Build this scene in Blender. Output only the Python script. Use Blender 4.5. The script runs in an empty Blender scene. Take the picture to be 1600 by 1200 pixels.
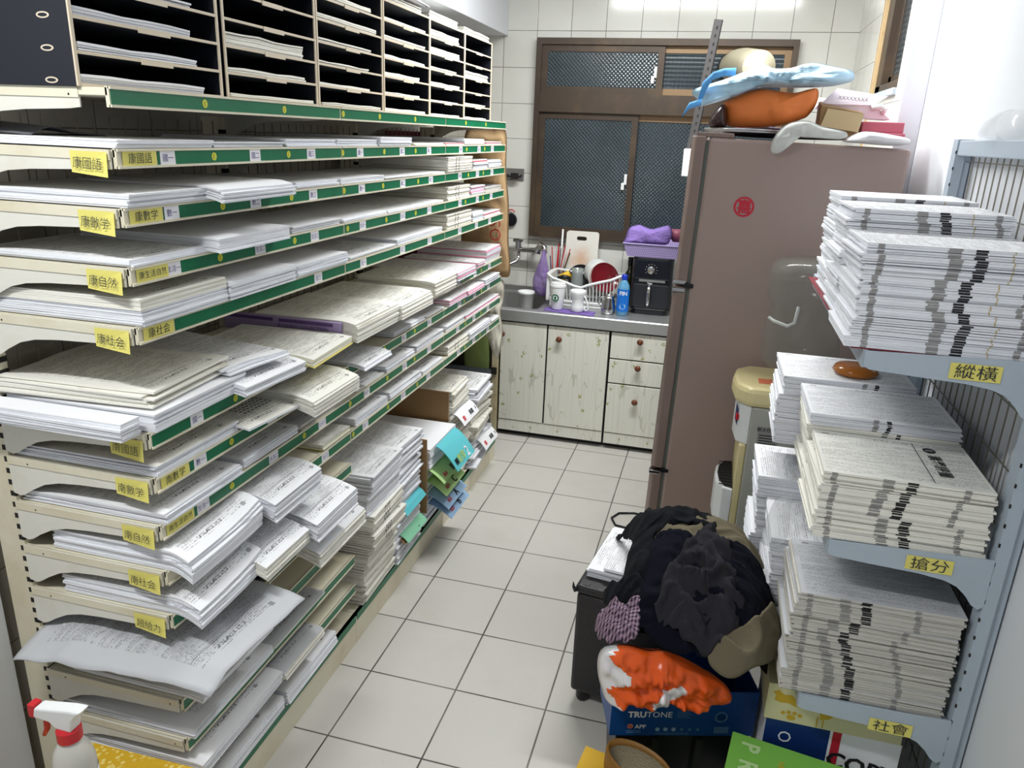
import bpy, bmesh, math, random
from math import sin, cos, pi, radians, sqrt
from mathutils import Vector, Matrix, noise

# ------------------------------------------------------------------ camera, light, exposure
SC = bpy.context.scene
COL = SC.collection
cam_data = bpy.data.cameras.new('camera')
cam_data.sensor_width = 36.0
cam_data.lens = 26.62
cam_data.clip_start = 0.05
cam = bpy.data.objects.new('camera', cam_data)
COL.objects.link(cam)
Rr = [(0.96452, 0.26116, 0.03745), (0.11639, -0.29373, -0.94878), (-0.23678, 0.91949, -0.31371)]
r, d, f = [Vector(v) for v in Rr]
m = Matrix(((r.x, -d.x, -f.x, 0.9455), (r.y, -d.y, -f.y, -1.6290), (r.z, -d.z, -f.z, 1.7275), (0, 0, 0, 1)))
cam.matrix_world = m
SC.camera = cam

world = bpy.data.worlds.new('night_outside')
SC.world = world
world.use_nodes = True
world.node_tree.nodes['Background'].inputs[0].default_value = (0.10, 0.12, 0.16, 1)
world.node_tree.nodes['Background'].inputs[1].default_value = 0.15

def area(name, loc, sx, sy, power, rot=(0, 0, 0), col=(0.985, 1.0, 0.99)):
    l = bpy.data.lights.new(name, 'AREA')
    l.shape = 'RECTANGLE'; l.size = sx; l.size_y = sy; l.energy = power; l.color = col
    o = bpy.data.objects.new(name, l); COL.objects.link(o)
    o.location = loc; o.rotation_euler = rot
    return o
area('kitchen_tube_light', (0.675, 1.65, 2.655), 1.30, 0.12, 50)
area('front_tube_light', (-0.05, -1.35, 2.655), 0.60, 0.12, 27)

SC.view_settings.view_transform = 'Standard'
SC.view_settings.look = 'None'
SC.view_settings.gamma = 1.0
SC.view_settings.use_curve_mapping = False
SC.view_settings.exposure = 0.08
SC.cycles.max_bounces = 8
SC.cycles.transparent_max_bounces = 12

# ------------------------------------------------------------------ materials
def lin(c):
    return tuple(((v / 255.0) / 12.92 if v / 255.0 <= 0.04045 else ((v / 255.0 + 0.055) / 1.055) ** 2.4) for v in c) + (1.0,)
MATS = {}
def mat(name, col, rough=0.6, metal=0.0, dirt=0.0, dirt_col=(120, 100, 70), dscale=6.0, bump=0.0, bscale=60.0, trans=0.0, alpha=1.0, emit=0.0, spec=0.5, ior=1.45, sheen=0.0):
    m = bpy.data.materials.new(name); m.use_nodes = True
    nt = m.node_tree; b = nt.nodes['Principled BSDF']
    b.inputs['Base Color'].default_value = lin(col)
    b.inputs['Roughness'].default_value = rough
    b.inputs['Metallic'].default_value = metal
    b.inputs['Specular IOR Level'].default_value = spec
    b.inputs['IOR'].default_value = ior
    if trans: b.inputs['Transmission Weight'].default_value = trans
    if alpha < 1: b.inputs['Alpha'].default_value = alpha
    if sheen: b.inputs['Sheen Weight'].default_value = sheen
    if emit:
        b.inputs['Emission Color'].default_value = (1, 0.99, 0.96, 1); b.inputs['Emission Strength'].default_value = emit
    tc = nt.nodes.new('ShaderNodeTexCoord')
    if dirt:
        n = nt.nodes.new('ShaderNodeTexNoise'); n.inputs['Scale'].default_value = dscale; n.inputs['Detail'].default_value = 6
        n.inputs['Roughness'].default_value = 0.65
        nt.links.new(tc.outputs['Object'], n.inputs['Vector'])
        r = nt.nodes.new('ShaderNodeMapRange'); r.inputs[1].default_value = 0.5; r.inputs[2].default_value = 0.8; r.inputs[4].default_value = dirt
        nt.links.new(n.outputs['Fac'], r.inputs[0])
        mx = nt.nodes.new('ShaderNodeMix'); mx.data_type = 'RGBA'
        mx.inputs[6].default_value = lin(col); mx.inputs[7].default_value = lin(dirt_col)
        nt.links.new(r.outputs[0], mx.inputs[0]); nt.links.new(mx.outputs[2], b.inputs['Base Color'])
    if bump:
        n2 = nt.nodes.new('ShaderNodeTexNoise'); n2.inputs['Scale'].default_value = bscale; n2.inputs['Detail'].default_value = 4
        nt.links.new(tc.outputs['Object'], n2.inputs['Vector'])
        bp = nt.nodes.new('ShaderNodeBump'); bp.inputs['Strength'].default_value = bump; bp.inputs['Distance'].default_value = 0.01
        nt.links.new(n2.outputs['Fac'], bp.inputs['Height']); nt.links.new(bp.outputs[0], b.inputs['Normal'])
    MATS[name] = m
    return m

class NG:
    """tiny node-graph helper"""
    def __init__(s, m):
        s.nt = m.node_tree; s.b = s.nt.nodes['Principled BSDF']
    def math(s, op, a, b=None, c=None):
        n = s.nt.nodes.new('ShaderNodeMath'); n.operation = op
        for i, v in enumerate((a, b, c)):
            if v is None: continue
            if isinstance(v, (int, float)): n.inputs[i].default_value = v
            else: s.nt.links.new(v, n.inputs[i])
        return n.outputs[0]
    def noise(s, vec, scale, detail=3, rough=0.5):
        n = s.nt.nodes.new('ShaderNodeTexNoise'); n.inputs['Scale'].default_value = scale
        n.inputs['Detail'].default_value = detail; n.inputs['Roughness'].default_value = rough
        s.nt.links.new(vec, n.inputs['Vector']); return n.outputs['Fac']
    def xyz(s, kind='Object'):
        tc = s.nt.nodes.new('ShaderNodeTexCoord'); sp = s.nt.nodes.new('ShaderNodeSeparateXYZ')
        s.nt.links.new(tc.outputs[kind], sp.inputs[0]); return tc.outputs[kind], sp.outputs[0], sp.outputs[1], sp.outputs[2]
    def comb(s, x, y, z=0.0):
        n = s.nt.nodes.new('ShaderNodeCombineXYZ')
        for i, v in enumerate((x, y, z)):
            if isinstance(v, (int, float)): n.inputs[i].default_value = v
            else: s.nt.links.new(v, n.inputs[i])
        return n.outputs[0]
    def mix(s, fac, a, b):
        n = s.nt.nodes.new('ShaderNodeMix'); n.data_type = 'RGBA'
        if isinstance(fac, (int, float)): n.inputs[0].default_value = fac
        else: s.nt.links.new(fac, n.inputs[0])
        for i, v in ((6, a), (7, b)):
            if isinstance(v, tuple): n.inputs[i].default_value = v
            else: s.nt.links.new(v, n.inputs[i])
        return n.outputs[2]
    def rng(s, v, a, b, c=0.0, d=1.0):
        n = s.nt.nodes.new('ShaderNodeMapRange')
        for i, q in enumerate((a, b, c, d)): n.inputs[i + 1].default_value = q
        s.nt.links.new(v, n.inputs[0]); return n.outputs[0]
    def link(s, o, name): s.nt.links.new(o, s.b.inputs[name])
    def bump(s, h, strength=0.3, dist=0.01):
        n = s.nt.nodes.new('ShaderNodeBump'); n.inputs['Strength'].default_value = strength; n.inputs['Distance'].default_value = dist
        s.nt.links.new(h, n.inputs['Height']); s.nt.links.new(n.outputs[0], s.b.inputs['Normal'])

def grid_line(g, c, pitch, phase, half):
    """1 on the joint, 0 on the tile"""
    a = g.math('DIVIDE', g.math('SUBTRACT', c, phase), pitch)
    fr = g.math('SUBTRACT', a, g.math('FLOOR', g.math('ADD', a, 0.5)))
    dd = g.math('MULTIPLY', g.math('ABSOLUTE', fr), pitch)
    return g.rng(dd, half * 0.7, half * 1.3, 1.0, 0.0)

def tile_mat(name, ax1, ax2, p, ph1, ph2, half, col, joint, rough, stain=0.25, stain_col=(150, 140, 120), bump=0.25, speck=0.0):
    m = mat(name, col, rough); g = NG(m)
    vec, x, y, z = g.xyz(); A = {'x': x, 'y': y, 'z': z}
    l = g.math('MAXIMUM', grid_line(g, A[ax1], p, ph1, half), grid_line(g, A[ax2], p, ph2, half))
    n = g.noise(vec, 2.2, 6, 0.65)
    cell = g.noise(g.comb(g.math('FLOOR', g.math('DIVIDE', g.math('SUBTRACT', A[ax1], ph1), p)), g.math('FLOOR', g.math('DIVIDE', g.math('SUBTRACT', A[ax2], ph2), p)), 0.0), 3.7, 0)
    c = g.mix(g.rng(n, 0.5, 0.8, 0, stain), lin(col), lin(stain_col))
    c = g.mix(g.rng(cell, 0.3, 0.7, 0, 0.10), c, lin((160, 158, 150)))
    if speck:
        c = g.mix(g.rng(g.noise(vec, 420, 2, 0.6), 0.5, 0.75, 0, speck), c, lin((120, 112, 100)))
        c = g.mix(g.rng(g.noise(vec, 7.0, 8, 0.8), 0.66, 0.78, 0, 0.5), c, lin((96, 88, 74)))
    jn = g.rng(g.noise(vec, 5, 3), 0.35, 0.65, 0.75, 1.0)
    c = g.mix(g.math('MULTIPLY', l, jn), c, lin(joint))
    g.link(c, 'Base Color')
    g.bump(g.math('MULTIPLY', l, -1.0), bump, 0.004)
    return m

def print_mat(name, paper, ink, strength=0.75, pitch=0.0062, mode='text'):
    """paper with small print; UV is in metres about the sheet's centre (u across 0.257, v across 0.364)"""
    m = mat(name, paper, 0.75, spec=0.25); g = NG(m)
    vec, u, v, w = g.xyz('UV')
    lv = g.math('DIVIDE', v, pitch); row = g.math('FLOOR', lv)
    fr = g.math('SUBTRACT', lv, row)
    line = g.rng(g.math('ABSOLUTE', g.math('SUBTRACT', fr, 0.5)), 0.20, 0.30, 1, 0)
    gl = g.rng(g.noise(g.comb(g.math('MULTIPLY', u, 330.0), g.math('MULTIPLY', row, 3.1), g.math('MULTIPLY', fr, 2.0)), 1.0, 2), 0.44, 0.56)
    para = g.rng(g.noise(g.comb(g.math('MULTIPLY', u, 14.0), g.math('MULTIPLY', row, 0.45), 0.0), 1.0, 2), 0.42, 0.50)
    t = g.math('MULTIPLY', g.math('MULTIPLY', line, gl), para)
    mar = g.math('MULTIPLY', g.rng(g.math('ABSOLUTE', u), 0.112, 0.113, 1, 0), g.rng(g.math('ABSOLUTE', v), 0.160, 0.161, 1, 0))
    t = g.math('MULTIPLY', t, mar)
    # title block and rule near one edge, small code block in the corner
    tit = g.math('MULTIPLY', g.rng(g.math('ABSOLUTE', g.math('SUBTRACT', v, 0.150)), 0.0035, 0.0045, 1, 0), g.rng(g.math('ABSOLUTE', g.math('ADD', u, 0.02)), 0.042, 0.043, 1, 0))
    tit = g.math('MULTIPLY', tit, g.rng(g.noise(g.comb(g.math('MULTIPLY', u, 170.0), g.math('MULTIPLY', v, 170.0), 1.0), 1.0, 2), 0.45, 0.52))
    rule = g.math('MULTIPLY', g.rng(g.math('ABSOLUTE', g.math('SUBTRACT', v, 0.136)), 0.0005, 0.0009, 1, 0), g.rng(g.math('ABSOLUTE', u), 0.112, 0.113, 1, 0))
    code = g.math('MULTIPLY', g.rng(g.math('ABSOLUTE', g.math('SUBTRACT', v, 0.158)), 0.0055, 0.006, 1, 0), g.rng(g.math('ABSOLUTE', g.math('SUBTRACT', u, 0.098)), 0.0055, 0.006, 1, 0))
    ink_f = g.math('MAXIMUM', g.math('MAXIMUM', g.math('MULTIPLY', t, strength), g.math('MULTIPLY', tit, 0.85)), g.math('MAXIMUM', g.math('MULTIPLY', rule, 0.7), g.math('MULTIPLY', code, 0.6)))
    if mode == 'dots':
        du = g.math('DIVIDE', u, 0.014); dv = g.math('DIVIDE', v, 0.014)
        fu = g.math('SUBTRACT', g.math('SUBTRACT', du, g.math('FLOOR', du)), 0.5); fv = g.math('SUBTRACT', g.math('SUBTRACT', dv, g.math('FLOOR', dv)), 0.5)
        rad = g.math('SQRT', g.math('ADD', g.math('MULTIPLY', fu, fu), g.math('MULTIPLY', fv, fv)))
        dots = g.rng(rad, 0.30, 0.36, 1, 0)
        reg = g.math('MULTIPLY', g.rng(g.math('ABSOLUTE', g.math('SUBTRACT', u, 0.03)), 0.055, 0.056, 1, 0), g.rng(g.math('ABSOLUTE', g.math('SUBTRACT', v, 0.075)), 0.034, 0.035, 1, 0))
        ink_f = g.math('MAXIMUM', ink_f, g.math('MULTIPLY', g.math('MULTIPLY', dots, reg), 0.85))
    pn = g.rng(g.noise(vec, 9, 3), 0.3, 0.7, 0, 0.05)
    c = g.mix(pn, lin(paper), lin((200, 198, 190)))
    c = g.mix(ink_f, c, lin(ink))
    g.link(c, 'Base Color')
    return m

def edge_mat(name, col, dark, amt=0.45, scale=900.0):
    m = mat(name, col, 0.85, spec=0.2); g = NG(m)
    vec, x, y, z = g.xyz()
    n = g.noise(g.comb(g.math('MULTIPLY', x, 6.0), g.math('MULTIPLY', y, 6.0), g.math('MULTIPLY', z, scale)), 1.0, 3, 0.6)
    n2 = g.noise(g.comb(g.math('MULTIPLY', x, 2.0), g.math('MULTIPLY', y, 2.0), g.math('MULTIPLY', z, scale * 0.2)), 1.0, 1)
    f = g.math('MAXIMUM', g.rng(n, 0.52, 0.70, 0, amt), g.rng(n2, 0.62, 0.72, 0, amt * 0.9))
    g.link(g.mix(f, lin(col), lin(dark)), 'Base Color')
    return m

M_floor = tile_mat('floor_tiles', 'x', 'y', 0.30, 0.0, 0.0, 0.0027, (205, 202, 196), (62, 58, 54), 0.38, 0.30, (168, 158, 142), 0.3, 0.22)
M_wall_back = tile_mat('wall_tiles_back', 'x', 'z', 0.20, 0.01, 0.10, 0.0016, (226, 226, 220), (104, 100, 94), 0.12, 0.35, (205, 200, 186), 0.4)
M_wall_side = tile_mat('wall_tiles_side', 'y', 'z', 0.20, 0.05, 0.10, 0.0013, (226, 225, 218), (104, 98, 88), 0.15, 0.30, (205, 200, 186), 0.4)
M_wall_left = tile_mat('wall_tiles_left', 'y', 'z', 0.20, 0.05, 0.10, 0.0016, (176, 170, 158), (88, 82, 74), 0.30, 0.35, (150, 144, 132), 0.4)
M_plaster = mat('white_plaster', (222, 225, 230), 0.7, dirt=0.15, dirt_col=(200, 200, 200), dscale=1.5)
M_ceiling = mat('ceiling_paint', (225, 225, 222), 0.9)
M_white = mat('paper_white', (240, 241, 245), 0.8, spec=0.2)
M_pw = print_mat('print_white', (240, 241, 244), (60, 60, 62), 0.62)
M_pc = print_mat('print_cream', (238, 237, 230), (66, 64, 60), 0.62)
M_pg = print_mat('print_grey', (196, 198, 202), (80, 80, 84), 0.7, 0.0045)
M_pd = print_mat('print_dots', (232, 230, 222), (58, 56, 54), 0.65, 0.0075, 'dots')
M_ew = edge_mat('sheet_edges_white', (240, 242, 248), (128, 131, 142), 0.62)
M_ec = edge_mat('sheet_edges_cream', (241, 239, 230), (150, 142, 122), 0.58)
M_eg = edge_mat('sheet_edges_grey', (205, 202, 195), (120, 114, 104), 0.6)
M_ey = edge_mat('sheet_edges_yellowish', (238, 236, 218), (190, 180, 130))
M_pink = mat('pink_sheets', (232, 150, 178), 0.8)
M_redp = mat('red_cover', (206, 84, 92), 0.7)
M_purple = mat('purple_cover', (168, 148, 190), 0.6)
M_dpurple = mat('purple_band', (96, 70, 124), 0.6)
M_yellowp = mat('yellow_sheet', (236, 222, 130), 0.8)
M_teal = mat('teal_cover', (96, 196, 206), 0.5)
M_tealg = mat('teal_green_folder', (92, 158, 142), 0.6)
M_greenp = mat('green_sheet', (176, 212, 140), 0.7)
M_bluep = mat('pale_blue_sheet', (150, 182, 214), 0.7)
M_black = mat('black_ink', (26, 26, 30), 0.7)
M_greymk = mat('grey_ink', (150, 148, 146), 0.8)
M_enamel = mat('cream_enamel', (226, 220, 198), 0.42, dirt=0.55, dirt_col=(196, 176, 132), dscale=5.0)
M_enamel_w = mat('white_enamel', (226, 224, 214), 0.42, dirt=0.35, dirt_col=(190, 176, 144), dscale=7.0)
M_green = mat('green_insert', (18, 112, 76), 0.35, dirt=0.5, dirt_col=(10, 84, 56), dscale=9.0)
M_note = mat('yellow_note', (228, 218, 118), 0.8)
M_tagw = mat('white_tag', (236, 234, 240), 0.7)
M_dot = mat('yellow_dot', (220, 214, 60), 0.6)
M_inkp = mat('pen_ink', (44, 46, 60), 0.7)
M_inkv = mat('purple_ink', (92, 84, 140), 0.7)
M_blackbox = mat('black_board', (16, 20, 32), 0.55)
M_trim = mat('cream_edging', (214, 200, 178), 0.5)
M_slot = mat('dark_slot', (30, 28, 26), 0.8)
M_wire = mat('wire_steel', (150, 146, 134), 0.4, 0.6)
M_bluegrey = mat('bluegrey_enamel', (176, 188, 200), 0.4, dirt=0.3, dirt_col=(150, 160, 172), dscale=8.0)
M_fridge = mat('fridge_mauve', (164, 144, 137), 0.24, dirt=0.12, dirt_col=(126, 108, 104), dscale=2.0, spec=0.5)
M_fridge_d = mat('fridge_mauve_door', (136, 117, 110), 0.22)
M_gasket = mat('gasket_grey', (96, 104, 98), 0.6)
M_steel = mat('brushed_steel', (186, 188, 188), 0.34, 0.7, bump=0.05, bscale=200)
M_steel_d = mat('dull_steel', (142, 142, 140), 0.38, 0.5)
M_chrome = mat('chrome', (200, 200, 202), 0.10, 1.0)
M_frame = mat('bronze_aluminium', (78, 67, 58), 0.4, 0.35, dirt=0.4, dirt_col=(140, 116, 84), dscale=4.0)
M_frame_l = mat('bronze_light', (148, 122, 92), 0.4, 0.3, dirt=0.5, dirt_col=(112, 92, 70), dscale=6.0)
M_wood = mat('raw_wood_strip', (196, 170, 128), 0.7, dirt=0.5, dirt_col=(140, 116, 80), dscale=20)
M_kraft = mat('kraft_paper', (178, 148, 110), 0.8, dirt=0.3, dirt_col=(150, 118, 78), dscale=4, bump=0.6, bscale=12)
M_card = mat('cardboard', (150, 118, 80), 0.85, dirt=0.3, dirt_col=(120, 92, 60), dscale=6)
M_magenta = mat('magenta_board', (128, 40, 66), 0.6)
M_red = mat('red_plastic', (196, 36, 44), 0.35)
M_darkred = mat('dark_red_folder', (122, 30, 42), 0.5)
M_whitepl = mat('white_plastic', (232, 234, 234), 0.35)
M_creampl = mat('cream_plastic', (226, 212, 160), 0.4, dirt=0.3, dirt_col=(210, 190, 130), dscale=5)
M_greypl = mat('grey_plastic_panel', (176, 176, 166), 0.45)
M_blackpl = mat('black_plastic', (24, 26, 32), 0.28)
M_blackgl = mat('black_gloss', (14, 18, 30), 0.12)
M_leather = mat('black_leatherette', (38, 36, 40), 0.42, bump=0.3, bscale=180)
M_navy = mat('navy_cloth', (12, 14, 25), 0.95, bump=0.3, bscale=35, spec=0.15)
M_blackc = mat('black_cloth', (15, 17, 22), 0.9, bump=0.3, bscale=35, spec=0.2)
M_dgrey = mat('charcoal_cloth', (44, 43, 48), 0.95, bump=0.3, bscale=30, spec=0.15)
M_khaki = mat('khaki_cloth', (100, 92, 72), 0.9, bump=0.3, bscale=40)
M_orange = mat('orange_bag_film', (232, 92, 30), 0.28, bump=0.3, bscale=14)
M_orangec = mat('orange_cloth', (226, 124, 58), 0.6, bump=0.2, bscale=14)
M_film = mat('white_bag_film', (226, 224, 226), 0.25, bump=0.3, bscale=14)
M_clear = mat('clear_film', (225, 228, 230), 0.12, bump=0.4, bscale=20, alpha=0.26, spec=1.0)
M_clear2 = mat('milky_film', (214, 216, 212), 0.2, bump=0.4, bscale=16, alpha=0.72, spec=0.7)
M_jug = mat('clear_jug_plastic', (140, 146, 138), 0.10, alpha=0.24, spec=0.8)
M_lblue = mat('light_blue_cloth', (176, 208, 226), 0.8, bump=0.3, bscale=30)
M_blue = mat('blue_cloth', (92, 164, 226), 0.7)
M_bluebox = mat('blue_carton', (8, 72, 142), 0.4, dirt=0.3, dirt_col=(6, 50, 110), dscale=3)
M_bluedk = mat('dark_blue_print', (16, 48, 110), 0.45)
M_yelbox = mat('yellow_carton', (222, 176, 40), 0.6)
M_creambox = mat('cream_carton', (222, 214, 172), 0.6)
M_ochre = mat('ochre_print', (206, 168, 52), 0.6)
M_greenbox = mat('green_carton', (128, 196, 84), 0.5)
M_greenlt = mat('pale_green_print', (190, 226, 160), 0.6)
M_silver = mat('silver_print', (196, 198, 200), 0.35, 0.3)
M_brown = mat('brown_leather', (136, 96, 40), 0.5, dirt=0.4, dirt_col=(96, 62, 26), dscale=8)
M_weave = mat('woven_lining', (168, 156, 130), 0.8, bump=0.8, bscale=260)
M_purplet = mat('purple_towel', (150, 124, 200), 0.9, bump=0.5, bscale=90)
M_purplem = mat('purple_mat', (122, 98, 172), 0.85, bump=0.4, bscale=80)
M_purpleb = mat('purple_basket', (176, 160, 212), 0.45)
M_purplef = mat('purple_bag_film', (150, 120, 190), 0.2, alpha=0.6, bump=0.4, bscale=25, spec=0.8)
M_maroon = mat('maroon_glaze', (112, 28, 36), 0.15)
M_glassg = mat('grey_glass', (150, 158, 156), 0.12, alpha=0.8)
M_bluel = mat('blue_bottle_label', (28, 112, 208), 0.3)
M_cyan = mat('clear_blue_plastic', (110, 176, 220), 0.12, alpha=0.75)
M_olive = mat('dark_olive_glass', (34, 40, 20), 0.1)
M_starg = mat('logo_green', (24, 100, 66), 0.5)
M_knob = mat('wood_knob', (108, 64, 40), 0.35)
M_greencl = mat('olive_green_cloth', (112, 128, 72), 0.85)
M_pinkbox = mat('pink_carton', (196, 104, 122), 0.5)
M_pinkwhite = mat('pinkish_white_card', (238, 224, 232), 0.6)
M_redseal = mat('red_seal_print', (196, 40, 60), 0.4)
M_amber = mat('amber_plastic', (170, 100, 30), 0.15, alpha=0.8)
M_rubber = mat('rubber_band', (200, 178, 120), 0.7)
M_yelm = mat('mustard_plastic', (222, 180, 40), 0.5)
M_screen = mat('dark_grille', (32, 36, 34), 0.4)
M_tube = mat('lit_tube', (255, 255, 255), 0.5, emit=7.0)
M_lampw = mat('lamp_housing', (235, 235, 235), 0.5)
M_duct = mat('champagne_foil_duct', (214, 206, 178), 0.32, 0.25)

# tweed / gingham cloth
M_plaid = mat('purple_gingham', (120, 84, 120), 0.85); g = NG(M_plaid)
_, gx, gy, gz = g.xyz()
def _chk(v): 
    a = g.math('DIVIDE', v, 0.009); return g.math('GREATER_THAN', g.math('SUBTRACT', a, g.math('FLOOR', a)), 0.5)
g.link(g.mix(g.math('MULTIPLY', g.math('ADD', _chk(gx), _chk(gy)), 0.5), lin((40, 24, 48)), lin((160, 134, 152))), 'Base Color')
# cabinet laminate: white boards with fine grain and small sprigs
M_cab = mat('floral_laminate', (226, 226, 214), 0.4); g = NG(M_cab)
vec, gx, gy, gz = g.xyz()
grain = g.noise(g.comb(g.math('MULTIPLY', gx, 70.0), gy, g.math('MULTIPLY', gz, 1.6)), 1.0, 4, 0.6)
c0 = g.mix(g.rng(grain, 0.52, 0.75, 0, 0.28), lin((228, 228, 218)), lin((178, 174, 158)))
vor = g.nt.nodes.new('ShaderNodeTexVoronoi'); vor.inputs['Scale'].default_value = 13.0
g.nt.links.new(g.comb(gx, 0.0, gz), vor.inputs['Vector'])
leaf = g.math('MULTIPLY', g.rng(vor.outputs['Distance'], 0.13, 0.17, 1, 0), g.rng(g.noise(vec, 120, 1), 0.45, 0.52, 0, 1))
c1 = g.mix(leaf, c0, lin((148, 156, 74)))
stem = g.math('ABSOLUTE', g.math('SUBTRACT', g.noise(g.comb(g.math('MULTIPLY', gx, 16.0), 0.0, g.math('MULTIPLY', gz, 2.6)), 1.0, 1), 0.5))
c2 = g.mix(g.rng(stem, 0.003, 0.008, 0.35, 0), c1, lin((140, 146, 120)))
c3 = g.mix(g.rng(g.noise(vec, 5.0, 7, 0.75), 0.60, 0.75, 0, 0.35), c2, lin((130, 120, 98)))
g.link(c3, 'Base Color')
# patterned glass, night behind
def glass_mat(name, horiz=False):
    m = mat(name, (40, 50, 56), 0.16, spec=0.8); g = NG(m)
    vec, x, y, z = g.xyz()
    sx = g.math('SINE', g.math('MULTIPLY', x, 2 * pi / 0.0225)); sz = g.math('SINE', g.math('MULTIPLY', z, 2 * pi / 0.0225))
    h = g.math('MULTIPLY', sx, sz) if not horiz else g.math('MULTIPLY', g.math('ADD', g.math('MULTIPLY', sx, 0.3), sz), 0.4)
    g.bump(h, 0.28, 0.003)
    cc = g.mix(g.rng(h, -0.6, 0.9, 0, 0.55), lin((44, 54, 60)), lin((84, 98, 106)))
    cc = g.mix(g.rng(g.noise(vec, 3, 4), 0.45, 0.7, 0, 0.5), cc, lin((22, 30, 32)))
    g.link(cc, 'Base Color')
    return m
M_glass = glass_mat('patterned_glass'); M_glass_h = glass_mat('ribbed_glass', True)
# crumpled newsprint
# black/cream honeycomb carton
M_honey = mat('honeycomb_carton', (214, 176, 40), 0.6); g = NG(M_honey)
vec, gx, gy, gz = g.xyz()
vor = g.nt.nodes.new('ShaderNodeTexVoronoi'); vor.inputs['Scale'].default_value = 85.0; g.nt.links.new(vec, vor.inputs['Vector'])
reg = g.rng(g.noise(vec, 4.0, 1), 0.34, 0.37, 0, 1)
g.link(g.mix(g.math('MULTIPLY', g.math('MULTIPLY', g.rng(vor.outputs['Distance'], 0.35, 0.42, 1, 0), reg), 0.7), lin((206, 164, 34)), lin((234, 216, 130))), 'Base Color')

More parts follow.
